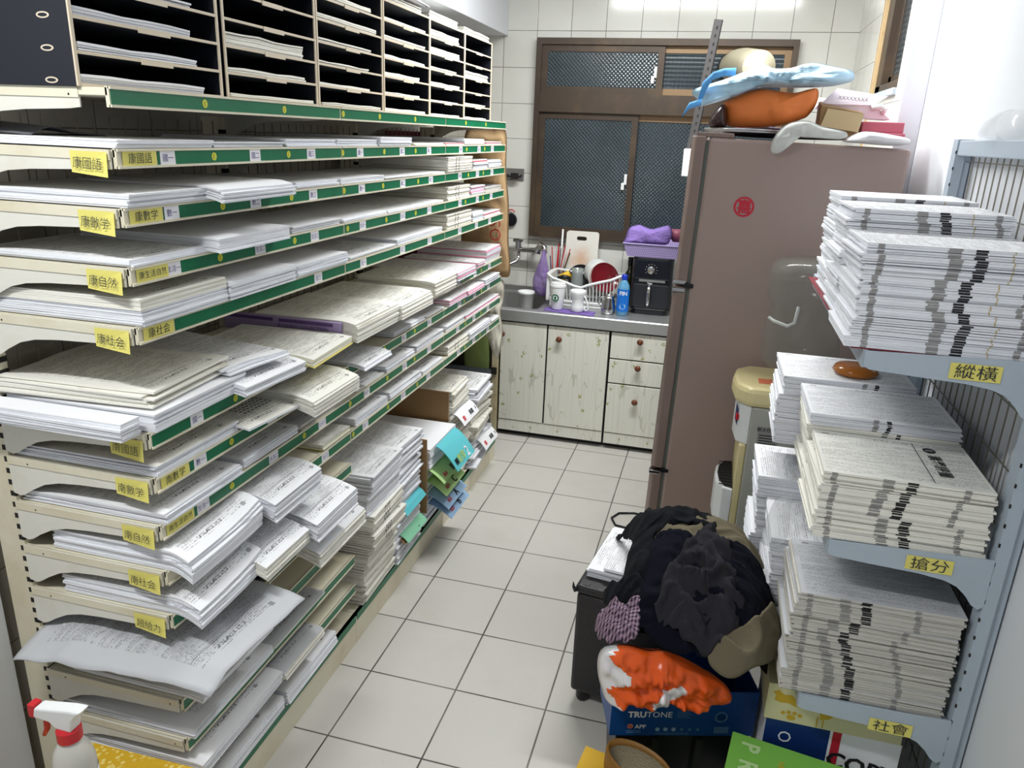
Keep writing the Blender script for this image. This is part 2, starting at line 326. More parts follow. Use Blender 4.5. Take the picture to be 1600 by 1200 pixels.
# ------------------------------------------------------------------ mesh building
class MB:
    def __init__(s): s.v = []; s.f = []; s.m = []; s.uv = {}
    def add(s, vs, fs, mi=0, uvs=None):
        o = len(s.v); s.v += [tuple(p) for p in vs]
        for k, q in enumerate(fs):
            s.f.append([o + i for i in q]); s.m.append(mi if isinstance(mi, int) else mi[k])
            if uvs is not None and uvs[k] is not None: s.uv[len(s.f) - 1] = uvs[k]
        return s
    def box(s, x0, x1, y0, y1, z0, z1, mi=0):
        vs = [(x0, y0, z0), (x1, y0, z0), (x1, y1, z0), (x0, y1, z0), (x0, y0, z1), (x1, y0, z1), (x1, y1, z1), (x0, y1, z1)]
        return s.add(vs, [(0, 3, 2, 1), (4, 5, 6, 7), (0, 1, 5, 4), (1, 2, 6, 5), (2, 3, 7, 6), (3, 0, 4, 7)], mi)
    def hexa(s, b, t, mi=0):
        """b,t: 4 bottom and 4 top corners, counter-clockwise from above"""
        return s.add(list(b) + list(t), [(0, 3, 2, 1), (4, 5, 6, 7), (0, 1, 5, 4), (1, 2, 6, 5), (2, 3, 7, 6), (3, 0, 4, 7)], mi)
    def rbox(s, cx, cy, z0, sx, sy, sz, ang, mi=0):
        c_, s_ = cos(ang), sin(ang)
        q = [(cx + a * c_ - b * s_, cy + a * s_ + b * c_) for a, b in ((-sx / 2, -sy / 2), (sx / 2, -sy / 2), (sx / 2, sy / 2), (-sx / 2, sy / 2))]
        return s.hexa([(p[0], p[1], z0) for p in q], [(p[0], p[1], z0 + sz) for p in q], mi)
    def prism(s, poly, a0, a1, axis='y', mi=0):
        """extrude a 2D polygon: axis 'y' -> poly is (x,z); 'x' -> (y,z); 'z' -> (x,y)"""
        def P(p, a): return {'y': (p[0], a, p[1]), 'x': (a, p[0], p[1]), 'z': (p[0], p[1], a)}[axis]
        n = len(poly)
        return s.add([P(p, a0) for p in poly] + [P(p, a1) for p in poly],
                     [tuple(range(n - 1, -1, -1)), tuple(range(n, 2 * n))] + [(i, (i + 1) % n, n + (i + 1) % n, n + i) for i in range(n)], mi)
    def lathe(s, cx, cy, prof, seg=24, mi=0, cap=True, mis=None):
        vs = []; fs = []; ms = []
        for (r, z) in prof:
            for k in range(seg):
                a = 2 * pi * k / seg; vs.append((cx + r * cos(a), cy + r * sin(a), z))
        for i in range(len(prof) - 1):
            for k in range(seg):
                fs.append((i * seg + k, i * seg + (k + 1) % seg, (i + 1) * seg + (k + 1) % seg, (i + 1) * seg + k)); ms.append(mis[i] if mis else mi)
        if cap:
            fs.append(tuple(range(seg - 1, -1, -1))); ms.append(mis[0] if mis else mi)
            fs.append(tuple((len(prof) - 1) * seg + k for k in range(seg))); ms.append(mis[-1] if mis else mi)
        return s.add(vs, fs, ms)
    def tube(s, pts, rad, seg=8, mi=0):
        pts = [Vector(p) for p in pts]; n = len(pts)
        rads = rad if isinstance(rad, (list, tuple)) else [rad] * n
        vs = []; prev = None
        for i, p in enumerate(pts):
            t = (pts[min(i + 1, n - 1)] - pts[max(i - 1, 0)]).normalized()
            if prev is None:
                a = Vector((0, 0, 1)) if abs(t.z) < 0.9 else Vector((1, 0, 0)); u = t.cross(a).normalized()
            else: u = (prev - t * prev.dot(t)).normalized()
            prev = u; w = t.cross(u)
            for k in range(seg):
                an = 2 * pi * k / seg; vs.append(p + (u * cos(an) + w * sin(an)) * rads[i])
        fs = [(i * seg + k, i * seg + (k + 1) % seg, (i + 1) * seg + (k + 1) % seg, (i + 1) * seg + k) for i in range(n - 1) for k in range(seg)]
        fs += [tuple(range(seg - 1, -1, -1)), tuple((n - 1) * seg + k for k in range(seg))]
        return s.add(vs, fs, mi)
    def disc(s, c, r, nrm='x', seg=16, mi=0, ry=None):
        ry = ry or r; vs = []
        for k in range(seg):
            a = 2 * pi * k / seg; p, q = r * cos(a), ry * sin(a)
            vs.append({'x': (c[0], c[1] + p, c[2] + q), 'y': (c[0] + p, c[1], c[2] + q), 'z': (c[0] + p, c[1] + q, c[2])}[nrm])
        return s.add(vs, [tuple(range(seg))], mi)
    def text(s, txt, o, ux, uy, size, mi=0, center=True, xs=1.0, bold=0.0):
        vs, fs, w = text_mesh(txt, bold)
        o, ux, uy = Vector(o), Vector(ux).normalized(), Vector(uy).normalized()
        off = -w / 2 if center else 0
        return s.add([o + ux * ((x + off) * size * xs) + uy * ((y - (0.35 if center else 0)) * size) for x, y in vs], fs, mi)
    def build(s, name, mats, parent=None, smooth=False, bevel=0.0, solid=0.0, sub=0, origin=None):
        me = bpy.data.meshes.new(name)
        if origin is None:
            if parent is not None: origin = Vector(parent['_o']) if '_o' in parent else Vector((0, 0, 0))
            else:
                xs = [p[0] for p in s.v]; ys = [p[1] for p in s.v]; zs = [p[2] for p in s.v]
                origin = Vector(((min(xs) + max(xs)) / 2, (min(ys) + max(ys)) / 2, min(zs)))
        else: origin = Vector(origin)
        me.from_pydata([(p[0] - origin.x, p[1] - origin.y, p[2] - origin.z) for p in s.v], [], s.f)
        if not isinstance(mats, (list, tuple)): mats = [mats]
        for q in mats: me.materials.append(q)
        for i, q in enumerate(s.m): me.polygons[i].material_index = q
        if s.uv:
            ul = me.uv_layers.new(name='UVMap')
            for fi, uvs in s.uv.items():
                for li, uv in zip(me.polygons[fi].loop_indices, uvs): ul.data[li].uv = uv
        if smooth: me.polygons.foreach_set('use_smooth', [True] * len(me.polygons))
        me.update()
        o = bpy.data.objects.new(name, me); COL.objects.link(o)
        if parent is not None: o.parent = parent
        else: o.location = origin
        o['_o'] = tuple(origin)
        if bevel:
            md = o.modifiers.new('bevel', 'BEVEL'); md.width = bevel; md.segments = 2; md.limit_method = 'ANGLE'
        if solid:
            md = o.modifiers.new('thickness', 'SOLIDIFY'); md.thickness = solid; md.offset = -1
        if sub:
            md = o.modifiers.new('smooth', 'SUBSURF'); md.levels = sub; md.render_levels = sub
        return o

_TM = {}
def text_mesh(txt, bold=0.0):
    k = (txt, bold)
    if k in _TM: return _TM[k]
    c = bpy.data.curves.new('tmp', 'FONT'); c.body = txt; c.size = 1.0; c.resolution_u = 2; c.offset = bold
    o = bpy.data.objects.new('tmp', c); COL.objects.link(o)
    dg = bpy.context.evaluated_depsgraph_get(); ev = o.evaluated_get(dg); me = ev.to_mesh()
    vs = [(v.co.x, v.co.y) for v in me.vertices]; fs = [tuple(p.vertices) for p in me.polygons]
    ev.to_mesh_clear(); bpy.data.objects.remove(o); bpy.data.curves.remove(c)
    w = max([x for x, y in vs] or [0])
    _TM[k] = (vs, fs, w); return _TM[k]

def tag(o, label, cat, group=None, kind=None):
    o['label'] = label; o['category'] = cat
    if group: o['group'] = group
    if kind: o['kind'] = kind
    return o
def thing(name, label, cat, loc=(0, 0, 0), group=None):
    o = bpy.data.objects.new(name, None); COL.objects.link(o); o.location = loc; o['_o'] = tuple(loc)
    o.empty_display_size = 0.05
    return tag(o, label, cat, group)
def struct(name, mb, mats, **k):
    o = mb.build(name, mats, None, **k); o['kind'] = 'structure'; return o
def subroot(o, base):
    """lets sub-parts be placed in the same world coordinates as their part"""
    o['_o'] = tuple(base); return o
ORD = ['first', 'second', 'third', 'fourth', 'fifth', 'sixth', 'seventh', 'eighth', 'ninth', 'tenth', 'eleventh', 'twelfth', 'thirteenth', 'fourteenth', 'fifteenth']

# ================================================================== THE ROOM
b = MB(); b.box(-0.75, 2.3, -4.2, 3.15, -0.05, 0.0); struct('floor', b, M_floor, origin=(0, 0, 0))
b = MB(); b.box(-0.75, 2.3, -4.2, 3.15, 2.72, 2.77); struct('ceiling', b, M_ceiling, origin=(0, 0, 0))
# back wall with the window opening  x -0.181..1.262, z 1.125..2.262
b = MB()
b.box(-0.75, -0.181, 3.05, 3.15, 0, 2.72); b.box(1.262, 1.65, 3.05, 3.15, 0, 2.72)
b.box(-0.181, 1.262, 3.05, 3.15, 0, 1.125); b.box(-0.181, 1.262, 3.05, 3.15, 2.262, 2.72)
struct('wall_back', b, M_wall_back, origin=(0, 0, 0))
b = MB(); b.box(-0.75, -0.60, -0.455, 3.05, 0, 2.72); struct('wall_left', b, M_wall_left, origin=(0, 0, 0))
b = MB(); b.box(-0.75, -0.575, -4.2, -0.455, 0, 2.72); struct('wall_left_front', b, M_plaster, origin=(0, 0, 0))
# right wall: tiled strip with a window beyond, plastered nearer, set back beside the rack
b = MB()
b.box(1.55, 1.70, 2.36, 3.05, 0, 2.72); b.box(1.55, 1.70, 1.655, 1.765, 0, 2.72)
b.box(1.55, 1.70, 1.765, 2.36, 0, 1.95); b.box(1.55, 1.70, 1.765, 2.36, 2.56, 2.72)
struct('wall_right', b, M_wall_side, origin=(0, 0, 0))
b = MB(); b.box(1.632, 1.78, -4.2, 1.654, 0, 2.72); b.box(1.549, 1.632, 1.642, 1.6545, 0, 2.72)
struct('wall_right_front', b, M_plaster, origin=(0, 0, 0), bevel=0.004)
b = MB(); b.box(-0.75, 1.78, -4.3, -4.2, 0, 2.72); struct('wall_front', b, M_plaster, origin=(0, 0, 0))
b = MB(); b.box(-0.60, -0.365, 0.6, 3.05, 2.27, 2.72); struct('trim_1', b, M_plaster, origin=(0, 0, 0), bevel=0.003)

# window in the back wall
wroot = bpy.data.objects.new('window_1', None); COL.objects.link(wroot); wroot.location = (0.54, 3.0, 1.12); wroot['kind'] = 'structure'; wroot['_o'] = tuple(wroot.location)
X0, X1, Z0, Z1, YF = -0.178, 1.259, 1.128, 2.259, 3.0
b = MB()
b.box(X0, X1, YF, YF + .09, Z1 - .035, Z1); b.box(X0, X1, YF, YF + .09, Z0, Z0 + .03)
b.box(X0, X0 + .03, YF, YF + .09, Z0 + .03, Z1 - .035); b.box(X1 - .03, X1, YF, YF + .09, Z0 + .03, Z1 - .035)
b.box(X0 + .03, X1 - .03, YF - .005, YF + .09, 1.858, 1.965)
b.build('window_frame', M_frame, wroot)
def sash(x0, x1, z0, z1, y, gm, m_, w=.036):
    q = MB(); q.box(x0, x1, y, y + .022, z0, z0 + w); q.box(x0, x1, y, y + .022, z1 - w, z1)
    q.box(x0, x0 + w, y, y + .022, z0 + w, z1 - w); q.box(x1 - w, x1, y, y + .022, z0 + w, z1 - w)
    s_ = q.build('sash', m_, wroot)
    q = MB(); q.box(x0 + w - .004, x1 - w + .004, y + .008, y + .013, z0 + w - .004, z1 - w + .004); q.build('window_pane', gm, s_)
    return s_
s1 = sash(X0 + .03, .555, 1.965, Z1 - .035, 3.018, M_glass, M_frame)
sash(.500, X1 - .03, 1.965, Z1 - .035, 3.046, M_glass_h, M_frame_l)
s3 = sash(X0 + .03, .438, Z0 + .03, 1.858, 3.018, M_glass, M_frame)
sash(.385, X1 - .03, Z0 + .03, 1.858, 3.046, M_glass, M_frame_l)
for (sx, sz, s_) in ((.512, 2.06, s1), (.392, 1.47, s3)):
    q = MB(); q.box(sx - .008, sx + .008, 3.006, 3.018, sz - .005, sz + .055); q.box(sx - .022, sx - .004, 3.000, 3.012, sz - .035, sz + .005)
    q.build('latch', M_whitepl, s_, bevel=.002)
b = MB(); b.box(X0, X1, 3.14, 3.15, Z0, Z1); bb_ = b.build('backing_pane', M_slot, wroot)

# window in the right wall
wr = bpy.data.objects.new('window_2', None); COL.objects.link(wr); wr.location = (1.56, 2.06, 1.95); wr['kind'] = 'structure'; wr['_o'] = tuple(wr.location)
b = MB(); y0, y1, z0, z1 = 1.768, 2.325, 1.952, 2.56
b.box(1.56, 1.66, y0, y0 + .03, z0, z1); b.box(1.56, 1.66, y1 - .11, y1, z0, z1); b.box(1.56, 1.66, y0, y1, z0, z0 + .035); b.box(1.56, 1.66, y0, y1, z1 - .05, z1)
b.build('window_frame', M_frame, wr, bevel=.003)
b = MB(); b.box(1.59, 1.61, y1 - .17, y1 - .11, z0 + .035, z1 - .05); b.box(1.59, 1.61, y0 + .03, y0 + .06, z0 + .035, z1 - .05); b.box(1.59, 1.61, y0 + .03, y1 - .11, z0 + .035, z0 + .07)
b.build('sash', M_frame, wr, bevel=.002)
b = MB(); b.box(1.598, 1.603, y0 + .05, y1 - .14, z0 + .06, z1 - .05); b.build('window_pane', M_glass, wr)
b = MB(); b.box(1.70, 1.705, 1.765, 2.36, 1.95, 2.56); b.build('backing_pane', M_slot, wr)
b = MB(); b.box(1.545, 1.57, 2.328, 2.366, 1.60, 2.72); struct('trim_2', b, M_wood, bevel=.002)
b = MB(); b.box(1.535, 1.66, 1.766, 2.34, 1.925, 1.951); struct('trim_3', b, M_bluegrey, bevel=.002)

# ceiling lamps
def tube_lamp(y, label, xa=.10, xb=1.30):
    t = thing('ceiling_tube_lamp', label, 'lamp', (0.70, y, 2.72))
    q = MB(); q.box(xa - .02, xb + .02, y - .05, y + .05, 2.695, 2.72); q.build('lamp_housing', M_lampw, t, bevel=.004)
    q = MB(); q.tube([(xa, y, 2.68), (xb, y, 2.68)], .014, 12); q.build('lamp_tube', M_tube, t, smooth=True)
tube_lamp(1.65, 'lit white tube lamp on the ceiling above the kitchen floor', .02, 1.33)
tube_lamp(-1.35, 'lit white tube lamp on the ceiling above the near end of the room', -.25, .35)

# ================================================================== PAPER STACKS
STY = {  # top material, edge material, extra
 'w': (M_white, M_ew), 'P': (M_pw, M_ew), 'C': (M_pc, M_ec), 'g': (M_pg, M_eg), 'D': (M_pd, M_ew), 'Y': (M_pc, M_ey), 'y': (M_pc, M_ew),
 'p': (M_white, M_ec), 'r': (M_white, M_ew), 'k': (M_pw, M_ew), 'm': (M_pc, M_ec), 'Q': (M_pw, M_ec), 'A': (M_pg, M_ec), 'G': (M_pg, M_eg), 'c': (M_pc, M_ec)}
def paper_stack(name, label, cat, group, x0, x1, y0, y1, z0, h, style='w', seed=0, lip=None, droop=0.0, jit=0.0025, rot=0.0, lay=None,
                curl=0.0, wave=0.0, front='x', marks=None, parent=None, backup=0.0, band=None, fan=0.0, uvrot=0, slant=0.0, tight=False):
    """stack of loose sheets; every visible group of sheets is a slab of its own so the edges look like paper.
    front='x': the sheets stick out towards +x; '-x' towards -x."""
    rnd = random.Random(seed * 7919 + 13)
    top, edge = STY[style]
    mats = [edge, top, M_black, M_pink, M_redp, M_yellowp, M_teal, M_greymk, M_rubber, M_ec]
    n = lay or max(1, min(12, int(round(h / .0042))))
    cx, cy = (x0 + x1) / 2, (y0 + y1) / 2
    NX, NY = 10, 5
    if lip is not None and droop and x0 < lip < x1: xs = [x0 + (lip - x0) * k / 4 for k in range(5)] + [lip + (x1 - lip) * k / 6 for k in range(1, 7)]
    else: xs = [x0 + (x1 - x0) * k / NX for k in range(NX + 1)]
    b = MB(); hz = h / n
    sg = 1 if front == 'x' else -1
    ph = rnd.random() * 6
    accent = {}
    if style == 'k': accent = {n - 2: 3, n // 2 - 1: 3} if n > 3 else {0: 3}
    if style == 'r': accent = {n - 1: 4} if n < 3 else {n - 2: 4}
    if style == 'y': accent = {i: 9 for i in range(int(n * .6), n)}
    if style == 'Y': accent = {0: 5}
    for i in range(n):
        jx, jy = rnd.gauss(0, jit) + fan * (i / n - .5), rnd.gauss(0, jit * .7)
        jx = max(-.004, min(.004, jx)) if tight else jx; jy = max(-.0025, min(.0025, jy)) if tight else jy
        jx -= slant * i / n
        ja = rnd.gauss(0, jit * 1.6) + rot
        za, zb = z0 + hz * i, z0 + hz * (i + 1) - (0.0003 if i < n - 1 else 0)
        if rnd.random() < .22: zb -= hz * .25
        c_, s_ = cos(ja), sin(ja)
        def W(px, py, pz):
            dx_, dy_ = px - cx, py - cy
            qx, qy = cx + dx_ * c_ - dy_ * s_ + jx, cy + dx_ * s_ + dy_ * c_ + jy
            t = (pz - z0) / max(h, 1e-4)
            zz = pz
            if lip is not None:
                e = sg * (qx - lip)
                if e > 0: zz -= droop * (e / .1) ** 1.7 * (1.0 - .15 * t)
            if curl:
                u = (py - y0) / (y1 - y0); v = max(0, (sg * (px - cx)) / (x1 - x0) + .1)
                zz += curl * u ** 3 * v * (.4 + .6 * t)
            if backup:
                u = 1 - (py - y0) / (y1 - y0); zz += backup * u ** 3
            if wave: zz += wave * t * (.5 + .5 * sin(qy * 31 + ph)) * (.6 + .4 * sin(qx * 11 + ph * 2))
            return (qx, qy, zz)
        vs = []; idx = {}
        for k, pz in ((0, za), (1, zb)):
            for a in range(NX + 1):
                for c in range(NY + 1):
                    idx[(k, a, c)] = len(vs); vs.append(W(xs[a], y0 + (y1 - y0) * c / NY, pz))
        fs = []; ms = []; uvs = []
        am = accent.get(i, 0)
        tm = 1 if i == n - 1 else am
        if i == n - 1: tm = 1
        for a in range(NX):
            for c in range(NY):
                fs.append((idx[(1, a, c)], idx[(1, a + 1, c)], idx[(1, a + 1, c + 1)], idx[(1, a, c + 1)])); ms.append(tm)
                def UV(aa, cc):
                    u_, v_ = (cc / NY - .5) * (y1 - y0), xs[aa] - cx
                    if uvrot: u_, v_ = -v_ * .257 / .364, u_ * .364 / .257
                    return (u_, v_)
                uvs.append([UV(a, c), UV(a + 1, c), UV(a + 1, c + 1), UV(a, c + 1)])
                fs.append((idx[(0, a, c)], idx[(0, a, c + 1)], idx[(0, a + 1, c + 1)], idx[(0, a + 1, c)])); ms.append(am); uvs.append(None)
        for a in range(NX):
            fs.append((idx[(0, a, 0)], idx[(0, a + 1, 0)], idx[(1, a + 1, 0)], idx[(1, a, 0)])); fs.append((idx[(0, a + 1, NY)], idx[(0, a, NY)], idx[(1, a, NY)], idx[(1, a + 1, NY)])); ms += [am, am]; uvs += [None, None]
        for c in range(NY):
            fs.append((idx[(0, NX, c)], idx[(0, NX, c + 1)], idx[(1, NX, c + 1)], idx[(1, NX, c)])); fs.append((idx[(0, 0, c + 1)], idx[(0, 0, c)], idx[(1, 0, c)], idx[(1, 0, c + 1)])); ms += [am, am]; uvs += [None, None]
        b.add(vs, fs, ms, uvs)
        if marks:
            for (face, pos, wd, mi) in marks:      # printed index blocks along the sheet edges
                e = .0007; wj = wd * rnd.uniform(.92, 1.08); pj = pos - jx + rnd.gauss(0, .0008)
                if face == '-y':
                    p = [W(pj - wj / 2, y0, za + hz * .08), W(pj + wj / 2, y0, za + hz * .08), W(pj + wj / 2, y0, zb - hz * .1), W(pj - wj / 2, y0, zb - hz * .1)]
                    b.add([(q[0], q[1] - e, q[2]) for q in p], [(0, 1, 2, 3)], mi)
                else:
                    xx = x1 if front == 'x' else x0
                    p = [W(xx, pj - wj / 2, za + hz * .08), W(xx, pj + wj / 2, za + hz * .08), W(xx, pj + wj / 2, zb - hz * .1), W(xx, pj - wj / 2, zb - hz * .1)]
                    b.add([(q[0] + sg * e, q[1], q[2]) for q in p], [(0, 1, 2, 3)], mi)
    o = b.build(name, mats, parent)
    if parent is None: tag(o, label, cat, group)
    return o

# ================================================================== LEFT SHELVING RACK
XF = -0.11; YB = [-0.445, 0.42, 1.285, 2.145]
LV = {1: 1.745, 2: 1.64, 3: 1.535, 4: 1.425, 5: 1.31, 6: 1.09, 7: .99, 8: .88, 9: .77, 10: .66, 11: .55, 12: .435, 13: .32, 14: .21}
rack = thing('shelving_rack', 'long cream metal shelving rack with green price rails full of paper along the left wall', 'shelving rack', (-0.35, 0.85, 0))
for i, y in enumerate(YB):
    q = MB(); ya = y - .018 if i else y - .002
    q.box(-.552, -.482, ya, ya + .036, 0, 1.742)
    zz = .10
    while zz < 1.72:
        q.box(-.4945, -.4805, ya - .0008, ya + .0368, zz, zz + .012, 1); zz += .0275
    q.build('upright', [M_enamel, M_slot], rack)
# brackets: a flat rib and an arched gusset that deepens at the upright
def bracket(y, zb, tip, deep=True):
    zt = zb + .033; q = MB()
    pl = [(-.484, zt), (tip, zt), (tip, zt - .034), (-.20, zt - .037), (-.30, zt - .041), (-.355, zt - .046)]
    if deep: pl += [(-.395, zt - .056), (-.43, zt - .074), (-.452, zt - .088), (-.466, zt - .093), (-.484, zt - .088)]
    q.prism(pl, y - .0015, y + .0015, 'y', 0)
    q.prism([(-.484, zt), (tip, zt), (tip, zt - .018), (-.484, zt - .018)], y - .0035, y - .0012, 'y', 1)
    q.disc((-.43, y - .0037, zt - .012), .0022, 'y', 8, 2); q.disc((tip - .02, y - .0037, zt - .013), .0022, 'y', 8, 2)
    return q.build('bracket', [M_enamel_w, M_enamel, M_slot], rack)
RNDS = random.Random(5)
NOTES = {2: ('康國語', '康國語'), 3: ('康數学', '康數学'), 4: ('康自然', '康生活自然'), 5: ('康社会', '康社会'), 6: ('南國語', None), 7: ('南數学', '南數学'), 8: ('南自然', '南生活自然'), 9: ('南社会', '南社会'), 10: ('超給力', None)}
TAGT = {2: '國', 3: '數', 4: '生活', 5: '社', 6: '國', 7: '數', 8: '生活', 9: '社'}
TAGY = [-.311, -.019, .25, .541, .854, 1.113, 1.47, 1.703, 1.922]
DOTY = [-.168, .138, .429, .703, .974, 1.55, 1.799]
def board(lv, zb, bay):
    y0, y1 = YB[bay] + .002, YB[bay + 1] - .002
    q = MB(); q.box(-.50, XF - .004, y0, y1, zb + .020, zb + .033)
    q.box(XF - .008, XF, y0, y1, zb, zb + .035)
    q.box(XF - .002, XF + .0035, y0, y1, zb, zb + .0045); q.box(XF - .002, XF + .0035, y0, y1, zb + .0305, zb + .035)
    o = q.build('shelf_board', M_enamel, rack)
    q = MB(); g0 = y0 + (.105 if (bay == 0 and lv in NOTES and NOTES[lv][1]) else .003)
    q.box(XF - .001, XF + .0012, g0, y1 - .003, zb + .005, zb + .030)
    q.build('price_rail', M_green, o)
    x = XF + .0016
    if bay == 0 and lv in NOTES and NOTES[lv][1]:
        t = NOTES[lv][1]; q = MB(); ya, yb = y0 + (.012 if lv != 9 else .05), y0 + (.100 if lv != 9 else .14)
        q.add([(x, ya, zb + .0045), (x + .001, yb, zb + .005), (x + .001, yb, zb + .031), (x, ya, zb + .033)], [(0, 1, 2, 3)], 0)
        q.text(t, (x + .0012, (ya + yb) / 2, zb + .0175), (0, 1, 0), (0, 0, 1), .021 if len(t) < 4 else .0155, 1, bold=-.004)
        q.build('sticky_note', [M_note, M_inkp], o)
    if lv in TAGT:
        num = {0: '一', 1: '二', 2: '三', 3: '一', 4: '二', 5: '三', 6: '四', 7: '五', 8: '六'}
        for k, ty in enumerate(TAGY):
            if not (y0 < ty < y1) or (lv == 5 and k < 2): continue
            q = MB(); ty += RNDS.gauss(0, .006)
            q.add([(x, ty - .022, zb + .003), (x, ty + .022, zb + .003), (x, ty + .021, zb + .032), (x, ty - .022, zb + .032)], [(0, 1, 2, 3)], 0)
            q.text(TAGT[lv] + num[k], (x + .0004, ty, zb + .017), (0, 1, 0), (0, 0, 1), .016 if len(TAGT[lv]) < 2 else .0135, 1)
            q.build('price_tag', [M_tagw, M_inkv], o)
    if lv in (1, 2, 3, 4, 6, 7, 8, 9, 11):
        for k, dy in enumerate(DOTY if lv not in (11,) else [-.1]):
            if not (y0 < dy < y1): continue
            dy += RNDS.gauss(0, .01); q = MB(); q.disc((x, dy, zb + .0175), .0085, 'x', 14, 0); q.disc((x + .0003, dy, zb + .0175), .0038, 'x', 6, 1, .005)
            q.disc((x + .0005, dy, zb + .0175), .0026, 'x', 6, 0, .0036); q.build('round_sticker', [M_dot, M_green], o)
    return o
for lv, zb in LV.items():
    bays = (0, 1, 2) if lv <= 9 else (0,)
    for bay in bays: board(lv, zb, bay)
    for i in ((0, 1, 2, 3) if lv <= 9 else (0, 1)):
        if lv == 1: bk = bracket(YB[i] + (.004 if i == 0 else 0), zb, -.175, True)
        else: bk = bracket(YB[i] - (.002 if i == 0 else 0) - (.004 if i == 3 else 0), zb, XF - .009)
        if i == 0 and lv in NOTES:
            q = MB(); t = NOTES[lv][0]; yy = YB[0] - .0075; zt = zb + .033
            xa, xb = -.203, -.122
            dz = -.004 if lv != 6 else -.012
            q.add([(xa, yy, zt - .038 + dz), (xb + .004, yy - .008, zt - .044 + dz), (xb, yy - .001, zt + dz), (xa, yy, zt + dz)], [(0, 1, 2, 3)], 0)
            q.text(t, ((xa + xb) / 2 + .001, yy - .0072, zt - .021 + dz), (1, -.06, -.03), (0, .09, 1), .0225, 1, bold=-.004)
            q.build('sticky_note', [M_note, M_inkp], bk)
# base deck, kick plate, wire back panels
for bay in range(3):
    q = MB(); y0, y1 = YB[bay] + .001, YB[bay + 1] - .001
    q.box(-.50, XF, y0, y1, .108, .121); q.box(XF - .012, XF - .002, y0, y1, 0, .085); q.box(XF - .010, XF, y0, y1, .085, .121)
    o = q.build('base_deck', M_enamel, rack)
    q = MB(); q.box(XF - .001, XF + .0012, y0 + .004, y1 - .004, .090, .116); q.build('price_rail', M_green, o)
    q = MB(); yy = YB[bay] + .03
    while yy < YB[bay + 1] - .03: q.box(-.5015, -.4985, yy - .0013, yy + .0013, .14, 1.73); yy += .05
    zz = .18
    while zz < 1.72: q.box(-.5035, -.5010, YB[bay] + .02, YB[bay + 1] - .02, zz - .0013, zz + .0013); zz += .105
    q.build('wire_back', M_wire, rack)
q = MB(); q.box(-.556, -.549, 1.72, 2.125, 1.0, 1.72); o = q.build('magenta_board', M_magenta, None); 
tag(o, 'dark magenta board behind the far bay of the left rack', 'board')

